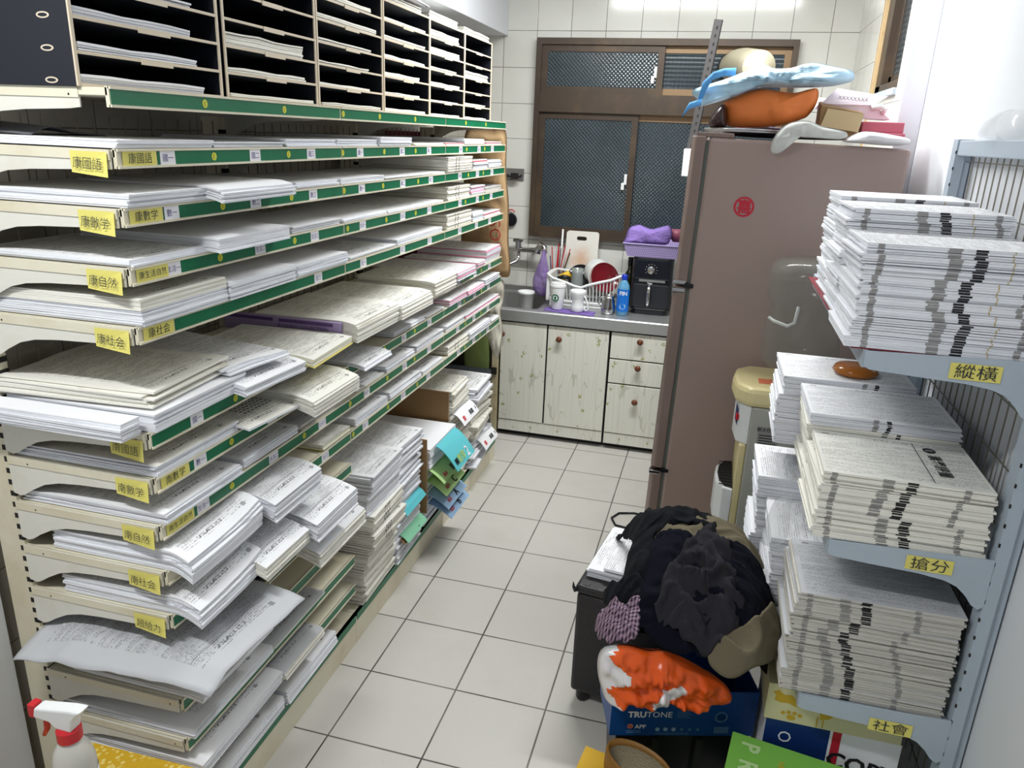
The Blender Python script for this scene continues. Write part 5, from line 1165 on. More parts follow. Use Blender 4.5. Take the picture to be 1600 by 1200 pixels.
for k in range(2): q.hexa([BQ(.125, yo, .230 - k * .004), BQ(.215, yo, .230 - k * .004), BQ(.215, 0, .230 - k * .004), BQ(.125, 0, .230 - k * .004)], [BQ(.125, yo, .2312 - k * .004), BQ(.215, yo, .2312 - k * .004), BQ(.215, 0, .2312 - k * .004), BQ(.125, 0, .2312 - k * .004)], 4)
q.hexa([BP(.285, yo, .2), BP(.325, yo, .2), BP(.325, 0, .2), BP(.285, 0, .2)], [BP(.285, yo, .222), BP(.325, yo, .222), BP(.325, 0, .222), BP(.285, 0, .222)], 4)
q.build('front_panel', [M_bluebox, M_white, mat('salmon_print', (226, 130, 108), .5), mat('pale_blue_print', (150, 180, 206), .5), mat('mid_blue_print', (84, 124, 166), .5)], t)
for (a0, a1, c0, c1) in ((0, .004, .004, D_), (W_ - .004, W_, .004, D_), (0, W_, D_ - .004, D_)):
    q = MB(); q.hexa([BP(a0, c0, za), BP(a1, c0, za), BP(a1, c1, za), BP(a0, c1, za)], [BP(a0, c0, zb), BP(a1, c0, zb), BP(a1, c1, zb), BP(a0, c1, zb)]); q.build('side_panel', M_bluebox, t)
q = MB(); q.hexa([BP(.004, .004, za), BP(W_ - .004, .004, za), BP(W_ - .004, D_ - .004, za), BP(.004, D_ - .004, za)], [BP(.004, .004, za + .003), BP(W_ - .004, .004, za + .003), BP(W_ - .004, D_ - .004, za + .003), BP(.004, D_ - .004, za + .003)]); q.build('bottom_panel', M_bluebox, t)

def HH(x, y): return .42 + .26 * math.exp(-(((x - 1.0) / .23) ** 4 + ((y - .36) / .40) ** 4))
def garment(name, label, pts, off, m, seed, amp=.012, freq=11, edge=.02, grp='clothes heaped on the bench and the blue carton', hem=0.0, dirw=None, rings=26, sag=0.0):
    n = len(pts); cx = sum(p[0] for p in pts) / n; cy = sum(p[1] for p in pts) / n; Mk = 7 * n; b = MB()
    def bp(t):
        t = (t % 1.0) * n; i = int(t); f = t - i
        p0, p1, p2, p3 = pts[(i - 1) % n], pts[i % n], pts[(i + 1) % n], pts[(i + 2) % n]
        return [0.5 * ((2 * p1[k]) + (-p0[k] + p2[k]) * f + (2 * p0[k] - 5 * p1[k] + 4 * p2[k] - p3[k]) * f * f + (-p0[k] + 3 * p1[k] - 3 * p2[k] + p3[k]) * f ** 3) for k in (0, 1)]
    def hz(x, y, r, k=0):
        a = x * freq; c = y * freq
        if dirw: a, c = (x * cos(dirw) + y * sin(dirw)) * freq * 2.6, (-x * sin(dirw) + y * cos(dirw)) * freq * .5
        w = noise.noise(Vector((a, c, seed))) * amp
        rdg = 1 - abs(noise.noise(Vector((a * 1.3 + 3, c * 1.3, seed + 9)))) * 2
        w += max(0, rdg) ** 3 * amp * 1.3 + noise.noise(Vector((a * 3, c * 3, seed + 4))) * amp * .25
        z = HH(x, y) + off + w - edge * r ** 7
        if hem and r > .90: z += hem * (.5 + .5 * sin(k * 2.2))
        if sag: z -= sag * max(0, (.05 - y)) * 4
        return z
    b.v.append((cx, cy, hz(cx, cy, 0)))
    for j in range(1, rings + 1):
        r = j / rings
        for k in range(Mk):
            q = bp(k / Mk); x, y = cx + (q[0] - cx) * r, cy + (q[1] - cy) * r
            b.v.append((x, y, hz(x, y, r, k)))
    for k in range(Mk): b.f.append((0, 1 + k, 1 + (k + 1) % Mk)); b.m.append(0)
    for j in range(rings - 1):
        for k in range(Mk):
            a = 1 + j * Mk + k; c = 1 + j * Mk + (k + 1) % Mk; b.f.append((a, a + Mk, c + Mk, c)); b.m.append(0)
    o = b.build(name, m, smooth=True, solid=.004)
    # make sure normals point up
    tag(o, label, 'clothing' if 'bag' not in name else 'bag', grp if grp else None); return o
core = [(.80, .14), (.90, .085), (1.05, .09), (1.16, .11), (1.215, .14), (1.21, .30), (1.18, .46), (1.08, .62), (.98, .64), (.86, .55), (.80, .38)]
garment('laundry_pile', 'dark laundry at the bottom of the clothes heap', core, -.020, M_blackc, 51, .008, edge=.10)
garment('khaki_shorts', 'khaki shorts with gathered waistband at the back of the clothes heap', [(.850, .300), (.885, .36), (.92, .42), (.97, .45), (1.03, .45), (1.08, .43), (1.127, .42), (1.155, .405), (1.19, .374), (1.21, .273), (1.205, .184), (1.088, .10), (.974, .12), (.872, .18)], .004, M_khaki, 52, .012, hem=.006)
garment('black_jacket', 'black jacket lying over the papers at the left of the heap', [(.745, .62), (.78, .605), (.82, .56), (.86, .50), (.93, .48), (.98, .455), (1.03, .455), (1.045, .40), (1.02, .36), (.96, .38), (.905, .345), (.868, .30), (.872, .18), (.861, .125), (.825, .153), (.812, .223), (.812, .30), (.815, .40), (.785, .52)], .012, M_blackc, 53, .014)
garment('navy_trousers', 'navy blue trousers across the middle of the clothes heap', [(.873, .029), (.868, .095), (.866, .24), (.883, .31), (.925, .33), (.974, .285), (1.021, .318), (1.057, .30), (1.112, .31), (1.164, .30), (1.190, .25), (1.210, .193), (1.190, .094), (1.135, .019), (1.077, -.016), (1.04, -.018), (.971, -.021), (.908, -.001)], .020, M_navy, 54, .014, dirw=1.4)
garment('charcoal_shirt', 'rumpled charcoal shirt on top of the clothes heap', [(.916, .063), (.920, .10), (.942, .155), (.968, .21), (.985, .262), (1.015, .325), (1.045, .300), (1.082, .23), (1.10, .142), (1.118, .089), (1.112, .059), (1.10, .009), (1.064, -.008), (1.04, -.020), (.989, -.010), (.944, .005), (.908, .028)], .036, M_dgrey, 55, .022, freq=15)
garment('gingham_shirt', 'small purple gingham shirt at the lower left of the heap', [(.777, .050), (.758, .102), (.768, .138), (.792, .135), (.837, .085), (.872, .085), (.874, .057), (.874, .029), (.87, .004), (.847, .000), (.806, .020)], .010, M_plaid, 56, .014, freq=22)
garment('black_shirt', 'black crumpled garment between the papers and the gingham shirt', [(.765, .243), (.818, .185), (.870, .125), (.872, .075), (.836, .085), (.792, .130), (.768, .187)], .014, M_blackc, 57, .012, freq=18)
garment('khaki_trouser_leg', 'khaki trouser leg trailing at the lower right of the heap', [(1.046, -.020), (1.092, .01), (1.131, .05), (1.181, .10), (1.20, .18), (1.222, .20), (1.229, .163), (1.230, .11), (1.19, .025), (1.152, -.017), (1.111, -.043), (1.08, -.045)], .034, M_khaki, 58, .012, freq=10)
# orange and white plastic bag spilling over the carton edge
orange = [(-0.056, 0.500), (-0.038, 0.516), (0.013, 0.520), (0.072, 0.505), (0.110, 0.505), (0.167, 0.480), (0.23, 0.440), (0.276, 0.405), (0.300, 0.363), (0.283, 0.350), (0.253, 0.350), (0.237, 0.336), (0.208, 0.325), (0.159, 0.340), (0.134, 0.356), (0.089, 0.335), (0.052, 0.348), (0.017, 0.352), (-0.024, 0.348), (-0.049, 0.409), (-0.059, 0.461)]
ang = math.atan2(bx.y, bx.x); ccx = sum(p[0] for p in orange) / len(orange)
ctr = B0 + bx * ccx + by * -.052
crinkle('orange_white_bag', [M_orange, M_film], [(ctr.x + (p[0] - ccx), p[1]) for p in orange], ctr.y, .080, .026, 61, ang=ang, subd=24, label='crumpled orange and white plastic bag hanging over the blue carton edge', cat='bag', wfreq=30)
# cable on the floor
b = MB(); b.tube([(.80, 1.70, .006), (.72, 1.715, .006), (.65, 1.69, .006), (.622, 1.63, .006), (.65, 1.565, .006), (.72, 1.555, .006), (.81, 1.60, .006)], .005, 8); o = b.build('power_cable', M_blackpl, smooth=True); tag(o, 'black power cable looped on the floor beside the refrigerator', 'cable')

# ------------------------------------------------------------------ spray bottle and yellow carton, bottom left
t = thing('honeycomb_carton', 'yellow carton with a honeycomb print at the near end of the left rack', 'carton', (-.14, -.76, 0))
q = MB(); q.hexa([(-.35, -.98, 0), (.02, -.98, 0), (.02, -.566, 0), (-.275, -.566, 0)], [(-.35, -.98, .42), (.02, -.98, .42), (.02, -.562, .42), (-.258, -.568, .42)]); q.build('carton_body', M_honey, t)
sx_, sy_, s0 = -.100, -.745, .4215
t = thing('spray_bottle', 'clear sanitizer spray bottle with white head and red trigger on the honeycomb carton', 'spray bottle', (sx_, sy_, s0))
q = MB(); q.lathe(sx_, sy_, [(.033, s0), (.037, s0 + .008), (.037, s0 + .14), (.036, s0 + .165), (.031, s0 + .188), (.022, s0 + .205), (.017, s0 + .214), (.017, s0 + .222)], 28); q.build('bottle', mat('frosted_bottle', (214, 212, 204), .25, alpha=.8), t, smooth=True)
q = MB(); q.lathe(sx_, sy_, [(.0380, s0 + .025), (.0380, s0 + .140)], 28, cap=False)
for k, (tt, zz, sz, mi) in enumerate([('乾洗手', .118, .014, 1), ('酒精消毒', .098, .012, 2), ('75%', .080, .012, 1), ('SPRAY', .064, .009, 1)]):
    vs, fs, w = text_mesh(tt)
    q.add([(sx_ + .0384 * sin((x - w / 2) * sz / .0384 - .0 + .25), sy_ - .0384 * cos((x - w / 2) * sz / .0384 + .25), s0 + zz + y * sz) for x, y in vs], fs, mi)
for k in range(5): 
    vs = [(sx_ + .0384 * sin(a), sy_ - .0384 * cos(a), s0 + .030 + .006 * k + dz) for dz in (0, .002) for a in (-.4, -.1, .2, .5, .8)]
    q.add(vs, [(i, i + 1, 6 + i, 5 + i) for i in range(4)], 3)
q.build('bottle_label', [M_white, M_inkp, M_redseal, M_greymk], t, smooth=False)
q = MB(); q.lathe(sx_, sy_, [(.0215, s0 + .214), (.0215, s0 + .236), (.018, s0 + .240)], 24); q.build('collar', M_red, t, smooth=False)
q = MB(); q.prism([(sx_ - .065, s0 + .252), (sx_ - .060, s0 + .274), (sx_ + .018, s0 + .288), (sx_ + .045, s0 + .290), (sx_ + .022, s0 + .262), (sx_ + .016, s0 + .238), (sx_ - .016, s0 + .238), (sx_ - .030, s0 + .250)], sy_ - .013, sy_ + .013, 'y'); q.build('spray_head', M_whitepl, t, bevel=.004)
q = MB(); q.tube([(sx_ - .040, sy_, s0 + .252), (sx_ - .048, sy_, s0 + .240), (sx_ - .050, sy_, s0 + .222), (sx_ - .060, sy_, s0 + .204)], [.007, .006, .0055, .004], 8); q.build('trigger', M_red, t, smooth=True)
q = MB(); q.box(sx_ - .078, sx_ - .063, sy_ - .010, sy_ + .010, s0 + .248, s0 + .276); q.build('nozzle', M_red, t, bevel=.002)

# ================================================================== KITCHEN COUNTER
CT = .775; CY0 = 2.462
# worktop with a sunk basin (opening x -.34..-.0, y 2.53..2.95)
BX0, BX1, BY0, BY1 = -.34, .005, 2.535, 2.955
t = thing('steel_worktop', 'stainless steel kitchen worktop with a sunk sink basin under the window', 'worktop', (.45, 2.75, .70))
q = MB()
q.box(-.59, BX0, CY0 + .01, 3.045, CT - .02, CT); q.box(BX1, 1.54, CY0 + .01, 3.045, CT - .02, CT)
q.box(BX0, BX1, CY0 + .01, BY0, CT - .02, CT); q.box(BX0, BX1, BY1, 3.045, CT - .02, CT)
q.build('top_sheet', M_steel, t)
q = MB(); q.prism([(CY0 + .012, CT + .002), (CY0 + .004, CT + .001), (CY0, CT - .004), (CY0, CT - .064), (CY0 + .012, CT - .064)], -.59, 1.54, 'x'); q.build('front_edge', M_steel, t, smooth=False)
q = MB(); q.box(-.59, 1.54, 3.03, 3.048, CT, CT + .03); q.build('back_edge', M_steel_d, t)
def rr(x0, x1, y0, y1, r_, n=5):
    p = []
    for (cx, cy, a0) in ((x1 - r_, y1 - r_, 0), (x0 + r_, y1 - r_, 90), (x0 + r_, y0 + r_, 180), (x1 - r_, y0 + r_, 270)):
        for k in range(n + 1): a = radians(a0 + 90 * k / n); p.append((cx + r_ * cos(a), cy + r_ * sin(a)))
    return p
q = MB(); R0 = rr(BX0, BX1, BY0, BY1, .05); R1 = rr(BX0 + .02, BX1 - .02, BY0 + .02, BY1 - .02, .05); n = len(R0)
vs = [(x, y, CT + .001) for x, y in rr(BX0 - .012, BX1 + .012, BY0 - .012, BY1 + .012, .05)] + [(x, y, CT) for x, y in R0] + [(x, y, CT - .15) for x, y in R1]
q.add(vs, [(k, (k + 1) % n, n + (k + 1) % n, n + k) for k in range(n)] + [(n + k, n + (k + 1) % n, 2 * n + (k + 1) % n, 2 * n + k) for k in range(n)] + [tuple(range(2 * n, 3 * n))])
q.build('sink_basin', M_steel_d, t)
# cabinets: one unit with two doors, one drawer unit
CF = 2.492
kn = [0]
def knob(parent, x, z):
    q = MB()
    for i, (r_, d_) in enumerate([(.006, 0), (.006, .012), (.016, .016), (.018, .024), (.014, .031), (.004, .034)]):
        for k in range(16): a = 2 * pi * k / 16; q.v.append((x + r_ * cos(a), CF - .018 - d_, z + r_ * sin(a)))
    for i in range(5):
        for k in range(16): q.f.append((i * 16 + k, i * 16 + (k + 1) % 16, (i + 1) * 16 + (k + 1) % 16, (i + 1) * 16 + k)); q.m.append(0)
    q.f.append(tuple(80 + k for k in range(16))); q.m.append(0)
    return q.build('knob', M_knob, parent, smooth=True)
def front(parent, name, x0, x1, z0, z1, kx, kz):
    q = MB(); q.box(x0, x1, CF - .018, CF, z0, z1); d_ = q.build(name, M_cab, parent, bevel=.002); knob(d_, kx, kz); return d_
t = thing('sink_cabinet', 'white floral laminate cabinet with two doors under the sink', 'cabinet', (.13, 2.75, 0))
q = MB(); q.box(-.195, -.18, CF + .001, 3.03, .085, .60); q.box(.428, .443, CF + .001, 3.03, .085, .708); q.box(-.18, .428, 3.015, 3.03, .085, .60); q.box(-.18, .428, CF + .001, 3.015, .085, .10); q.box(.080, .090, CF + .001, CF + .03, .10, .708); q.box(-.18, .428, CF + .001, CF + .02, .690, .708); q.box(-.195, .443, CF + .03, 3.0, .0, .085, 1); q.build('carcass', [M_slot, M_blackpl], t)
front(t, 'door', -.188, .080, .105, .700, -.176, .632); front(t, 'door', .090, .437, .105, .700, .158, .632)
q = MB(); q.box(-.19, .437, CF - .014, CF, .035, .100); q.build('toe_board', M_cab, t)
t = thing('drawer_cabinet', 'white floral laminate cabinet with three drawers beside the refrigerator', 'cabinet', (.66, 2.75, 0))
q = MB(); q.box(.446, .905, CF + .001, 3.03, .085, .708); q.box(.446, .905, CF + .03, 3.0, 0, .085, 1); q.build('carcass', [M_slot, M_blackpl], t)
for (z0, z1, kz) in ((.552, .700, .664), (.408, .544, .512), (.105, .400, .312)): front(t, 'drawer', .450, .885, z0, z1, .612, kz)
q = MB(); q.box(.450, .885, CF - .014, CF, .035, .100); q.build('toe_board', M_cab, t)
t = thing('cabinet_end_panel', 'stained cream end post with a rusty catch at the left of the sink cabinet', 'panel', (-.21, 2.47, 0))
q = MB(); q.box(-.232, -.200, CF - .04, CF - .0, .02, .70); q.build('panel', mat('rusty_cream', (196, 184, 150), .6, dirt=.9, dirt_col=(128, 84, 44), dscale=14), t)
q = MB(); q.box(-.236, -.200, CF - .052, CF - .041, .385, .425); q.build('catch', M_slot, t)

# things on the worktop -------------------------------------------------
def rim(q, pts, r_, mi=0, seg=8, close=True): q.tube(pts + [pts[0], pts[1]] if close else pts, r_, seg, mi)
b = MB(); n = 14
P4 = [(.045, 2.512), (.335, 2.490), (.330, 2.60), (.05, 2.62)]
for i in range(n + 1):
    for j in range(n + 1):
        u, v = i / n, j / n
        x = (P4[0][0] * (1 - u) + P4[1][0] * u) * (1 - v) + (P4[3][0] * (1 - u) + P4[2][0] * u) * v
        y = (P4[0][1] * (1 - u) + P4[1][1] * u) * (1 - v) + (P4[3][1] * (1 - u) + P4[2][1] * u) * v
        b.v.append((x + .006 * sin(v * 9), y + .006 * sin(u * 11), CT + .004 + .0012 * noise.noise(Vector((x * 40, y * 40, 2)))))
for i in range(n):
    for j in range(n): a = i * (n + 1) + j; b.f.append((a, a + n + 1, a + n + 2, a + 1)); b.m.append(0)
# sits under the cups, over the worktop
o = b.build('drying_mat', M_purplem, solid=.0025); tag(o, 'purple drying mat under the white cup and the white tumbler', 'mat')
MT = CT + .0065
cx_, cy_ = .112, 2.575
t = thing('lidded_cup', 'white lidded cup with a round green logo on the purple mat', 'cup', (cx_, cy_, MT))
q = MB(); q.lathe(cx_, cy_, [(.031, MT), (.032, MT + .003), (.0445, MT + .125), (.0445, MT + .128)], 28); q.build('cup_body', M_whitepl, t, smooth=True)
q = MB(); q.lathe(cx_, cy_, [(.047, MT + .1285), (.047, MT + .139), (.043, MT + .141), (.042, MT + .150), (.034, MT + .152)], 28); q.build('lid', M_whitepl, t, smooth=False)
q = MB()
def curved(q, pts, zc, r_, mi, a0=-.12, lift=.0006):
    q.add([(cx_ + (r_ + lift) * sin(a0 + x / r_), cy_ - (r_ + lift) * cos(a0 + x / r_), zc + z) for x, z in pts], [tuple(range(len(pts)))], mi)
curved(q, [(.021 * cos(k * pi / 14), .021 * sin(k * pi / 14)) for k in range(28)], MT + .070, .0428, 0)
curved(q, [(.0135 * cos(k * pi / 10), .0135 * sin(k * pi / 10)) for k in range(20)], MT + .070, .0428, 1, lift=.0010)
curved(q, [(-.006, -.012), (.006, -.012), (.004, -.002), (.009, .002), (.005, .006), (0, .011), (-.005, .006), (-.009, .002), (-.004, -.002)], MT + .070, .0428, 0, lift=.0014)
q.build('logo', [M_starg, M_white], t)
vx, vy = .232, 2.562
t = thing('waisted_tumbler', 'white waisted tumbler with a looped handle on the purple mat', 'tumbler', (vx, vy, MT))
q = MB(); q.lathe(vx, vy, [(.035, MT), (.038, MT + .004), (.037, MT + .030), (.030, MT + .056), (.037, MT + .078), (.044, MT + .105), (.045, MT + .120), (.041, MT + .121), (.034, MT + .10), (.02, MT + .06)], 28); q.build('tumbler_body', M_whitepl, t, smooth=True)
q = MB(); q.tube([(vx + .036, vy - .01, MT + .095), (vx + .050, vy - .012, MT + .075), (vx + .060, vy - .014, MT + .045), (vx + .066, vy - .015, MT + .020), (vx + .055, vy - .015, MT + .008), (vx + .040, vy - .012, MT + .014), (vx + .045, vy - .012, MT + .035)], .0045, 8); q.build('handle', M_whitepl, t, smooth=True)
px_, py_ = .402, 2.60
t = thing('steel_pitcher', 'small polished steel milk pitcher beside the blue bottle', 'pitcher', (px_, py_, CT))
q = MB(); q.lathe(px_, py_, [(.036, CT + .0012), (.040, CT + .01), (.042, CT + .035), (.036, CT + .065), (.030, CT + .085), (.033, CT + .105), (.031, CT + .104), (.028, CT + .085)], 28); q.build('pitcher_body', M_chrome, t, smooth=True)
q = MB(); q.tube([(px_ - .028, py_ - .01, CT + .098), (px_ - .050, py_ - .015, CT + .090), (px_ - .055, py_ - .015, CT + .060), (px_ - .040, py_ - .012, CT + .040)], .004, 8); q.build('handle', M_chrome, t, smooth=True)
ux_, uy_ = .482, 2.600
t = thing('dish_soap_bottle', 'clear blue bottle with a blue label and blue cap beside the air fryer', 'bottle', (ux_, uy_, CT))
q = MB(); q.lathe(ux_, uy_, [(.030, CT + .0012), (.034, CT + .006), (.034, CT + .150), (.030, CT + .172), (.016, CT + .195), (.013, CT + .205)], 28); q.build('bottle_body', M_cyan, t, smooth=True)
q = MB(); q.lathe(ux_, uy_, [(.0352, CT + .025), (.0352, CT + .150)], 28, cap=False)
vs, fs, w = text_mesh('FIN', .02); q.add([(ux_ + .0358 * sin((x - w / 2) * .031 / .0358 + .1), uy_ - .0358 * cos((x - w / 2) * .031 / .0358 + .1), CT + .118 + y * .031) for x, y in vs], fs, 1)
q.add([(ux_ + .0358 * sin(.1 + .5 * cos(a * pi / 8)), uy_ - .0358 * cos(.1 + .5 * cos(a * pi / 8)), CT + .055 + .016 * sin(a * pi / 8)) for a in range(16)], [tuple(range(16))], 2)
q.build('bottle_label', [M_bluel, M_white, M_lblue], t, smooth=False)
q = MB(); q.lathe(ux_, uy_, [(.0165, CT + .203), (.0165, CT + .226), (.014, CT + .230)], 20); q.build('cap', mat('blue_cap', (30, 60, 190), .3), t, smooth=False)
ox_, oy_ = .480, 2.88
t = thing('oil_bottle', 'dark olive green glass bottle behind the blue bottle', 'bottle', (ox_, oy_, CT))
q = MB(); q.lathe(ox_, oy_, [(.032, CT + .0012), (.036, CT + .006), (.036, CT + .16), (.030, CT + .185), (.016, CT + .215), (.015, CT + .245)], 24); q.build('bottle_body', M_olive, t, smooth=True)
q = MB(); q.lathe(ox_, oy_, [(.017, CT + .243), (.017, CT + .285), (.015, CT + .288)], 20); q.build('cap', M_blackpl, t, smooth=False)
# air fryer
FX0, FX1, FYa, FYb, FTp = .512, .742, 2.66, 2.93, CT + .325
t = thing('air_fryer', 'black air fryer with a round steel dial and a steel handle on the worktop', 'air fryer', (.627, 2.80, CT))
q = MB(); q.prism(rr(FX0, FX1, FYa, FYb, .035), CT + .028, FTp, 'z'); q.build('body', M_blackpl, t, bevel=.008)
q = MB(); q.prism(rr(FX0 + .012, FX1 - .012, FYa + .008, FYb - .01, .03), CT + .0012, CT + .028, 'z'); q.build('base', M_blackpl, t)
q = MB(); q.box(FX0 + .016, FX1 - .016, FYa - .004, FYa + .004, CT + .205, FTp - .014); q.build('control_panel', M_blackgl, t, bevel=.003)
q = MB(); q.prism([(FX0 + .012, FYa + .001), (FX0 + .022, FYa - .010), (FX1 - .022, FYa - .010), (FX1 - .012, FYa + .001)], CT + .045, CT + .175, 'z'); dr = q.build('drawer', mat('matte_black', (34, 36, 42), .5), t, bevel=.003)
q = MB(); q.box(FX0 + .045, FX1 - .04, FYa - .0055, FYa, CT + .190, CT + .203); q.build('steel_strip', M_chrome, t)
q = MB()
for i, (r_, d_) in enumerate([(.022, 0), (.022, .006), (.017, .008), (.016, .020), (.002, .021)]):
    for k in range(24): a = 2 * pi * k / 24; q.v.append((.620 + r_ * cos(a), FYa - .0045 - d_, CT + .258 + r_ * sin(a)))
for i in range(4):
    for k in range(24): q.f.append((i * 24 + k, i * 24 + (k + 1) % 24, (i + 1) * 24 + (k + 1) % 24, (i + 1) * 24 + k)); q.m.append(0)
q.build('dial', M_chrome, t, smooth=False)
q = MB()
for k in range(9): a = radians(-30 + k * 30); q.disc((.620 + .032 * cos(a), FYa - .0048, CT + .258 + .032 * sin(a)), .0018, 'y', 6)
q.text('Tefal', (.618, FYa - .0066, CT + .182), (1, 0, 0), (0, 0, 1), .014, 0, bold=.02); q.build('markings', M_white, t)
q = MB(); q.tube([(.618, FYa - .012, CT + .168), (.618, FYa - .036, CT + .160), (.618, FYa - .040, CT + .12), (.618, FYa - .036, CT + .075), (.618, FYa - .030, CT + .058)], [.010, .011, .0105, .011, .010], 10); q.build('handle', M_chrome, dr, smooth=True)
# purple basket and towel on the air fryer
t = thing('purple_basket', 'pale purple perforated plastic basket on top of the air fryer', 'basket', (.60, 2.80, FTp))
def ringbox(q, x0, x1, y0, y1, X0_, X1_, Y0_, Y1_, z0, z1, mi=0, th=.003):
    A = [(x0, y0), (x1, y0), (x1, y1), (x0, y1)]; B_ = [(X0_, Y0_), (X1_, Y0_), (X1_, Y1_), (X0_, Y1_)]
    for k in range(4):
        a, c = A[k], A[(k + 1) % 4]; e, g_ = B_[k], B_[(k + 1) % 4]
        q.add([(a[0], a[1], z0), (c[0], c[1], z0), (g_[0], g_[1], z1), (e[0], e[1], z1)], [(0, 1, 2, 3)], mi)
bm = mat('perforated_basket', (176, 160, 212), .45); g = NG(bm); _, gx, gy, gz = g.xyz()
def _hole(v, p): 
    a = g.math('DIVIDE', v, p); return g.math('ABSOLUTE', g.math('SUBTRACT', g.math('SUBTRACT', a, g.math('FLOOR', a)), .5))
hl = g.math('MULTIPLY', g.math('LESS_THAN', _hole(g.math('ADD', gx, gy), .010), .26), g.math('LESS_THAN', _hole(gz, .010), .26))
g.link(g.mix(hl, lin((182, 166, 216)), lin((92, 80, 124))), 'Base Color')
q = MB(); ringbox(q, .478, .750, 2.66, 2.90, .455, .770, 2.645, 2.915, FTp + .004, FTp + .072); q.add([(.478, 2.66, FTp + .004), (.750, 2.66, FTp + .004), (.750, 2.90, FTp + .004), (.478, 2.90, FTp + .004)], [(0, 1, 2, 3)]); q.build('basket_body', bm, t, solid=.003)
q = MB(); rim(q, [(.453, 2.643, FTp + .073), (.772, 2.643, FTp + .073), (.772, 2.917, FTp + .073), (.453, 2.917, FTp + .073)], .004); q.build('basket_rim', M_purpleb, t)
crinkle('purple_towel', [M_purplet], [(.452, FTp + .065), (.456, FTp + .100), (.470, FTp + .150), (.500, FTp + .166), (.530, FTp + .172), (.570, FTp + .160), (.601, FTp + .154), (.640, FTp + .166), (.693, FTp + .178), (.712, FTp + .140), (.704, FTp + .098), (.690, FTp + .076), (.640, FTp + .062), (.58, FTp + .066), (.52, FTp + .060)], 2.70, .10, .008, 71, label='purple towel heaped in the pale purple basket', cat='towel', wfreq=22)
b = MB(); b.lathe(.735, 2.76, [(.020, FTp + .085), (.045, FTp + .115), (.052, FTp + .150), (.048, FTp + .150), (.03, FTp + .11)], 24); o = b.build('pink_bowl', mat('dusty_pink', (150, 84, 104), .4), smooth=True); tag(o, 'small dusty pink bowl beside the purple towel in the basket', 'bowl')
# cutting board, chopsticks
b = MB(); cb = []
t = thing('cutting_board', 'white plastic cutting board with an orange stain leaning against the window frame', 'cutting board', (.165, 3.0, CT))
mcb = mat('board_plastic', (226, 224, 216), .5); g = NG(mcb); vec, gx, gy, gz = g.xyz()
dx_ = g.math('DIVIDE', g.math('SUBTRACT', gx, .0), .085); dz_ = g.math('DIVIDE', g.math('SUBTRACT', gz, .235), .10)
rad = g.math('SQRT', g.math('ADD', g.math('MULTIPLY', dx_, dx_), g.math('MULTIPLY', dz_, dz_)))
g.link(g.mix(g.math('MULTIPLY', g.rng(g.math('ADD', rad, g.math('MULTIPLY', g.noise(vec, 22, 4), .7)), .55, 1.35, 1, 0), .6), lin((228, 226, 218)), lin((206, 140, 84))), 'Base Color')
ol = rr(.066, .266, CT + .002, CT + .405, .018, 4); sl = rr(.130, .192, CT + .350, CT + .374, .0115, 4)
N1 = len(ol); q = MB()
def CB(x, z, dy): return (x, 2.945 + (z - CT) * .095 + dy, z)
for dy in (0, .010):
    q.v += [CB(x, z, dy) for x, z in ol] + [CB(x, z, dy) for x, z in sl]
for s_, base in ((0, 0), (1, 2 * N1)):
    for k in range(N1): f_ = (base + k, base + (k + 1) % N1, base + N1 + (k + 1) % N1, base + N1 + k); q.f.append(f_ if s_ else f_[::-1]); q.m.append(0)
for k in range(N1):
    k2 = (k + 1) % N1; q.f.append((k, k2, 2 * N1 + k2, 2 * N1 + k)); q.f.append((N1 + k, 3 * N1 + k, 3 * N1 + k2, N1 + k2)); q.m += [0, 0]
q.build('board', mcb, t)
b = MB(); b.lathe(.020, 2.93, [(.034, CT + .0012), (.042, CT + .11), (.044, CT + .15), (.041, CT + .15), (.038, CT + .02)], 24); t = thing('utensil_cup', 'cup of red and white chopsticks and spoons beside the cutting board', 'utensil cup', (.020, 2.93, CT)); b.build('cup', M_glassg, t, smooth=True)
rnd = random.Random(4)
for k, (mm, dx, lean, top) in enumerate([(M_red, -.018, -.02, .31), (M_red, -.002, .005, .33), (M_red, .012, .03, .32), (M_red, .022, .05, .30), (M_whitepl, -.010, -.01, .30), (M_whitepl, .018, .035, .33), (M_starg, .025, .05, .28), (M_bluedk, -.022, -.03, .25), (M_chrome, .005, .01, .30), (M_red, .006, .0, .29)]):
    q = MB(); q.tube([(.020 + dx * .6, 2.93 + rnd.uniform(-.01, .01), CT + .03), (.030 + dx + lean, 2.93 + rnd.uniform(-.015, .015), CT + top)], .0032, 6); q.build('chopstick', mm, t)
q = MB(); q.tube([(.036 + .006 * cos(a * pi / 6), 2.925, CT + .325 + .009 * sin(a * pi / 6)) for a in range(13)], .003, 6); q.build('spoon_ring', M_blackpl, t)
b = MB(); b.tube([(.036, 2.985, CT + .02), (.040, 2.988, CT + .41)], .006, 8); o = b.build('white_stick', M_whitepl, smooth=True); tag(o, 'thin white stick standing at the left of the cutting board', 'stick')
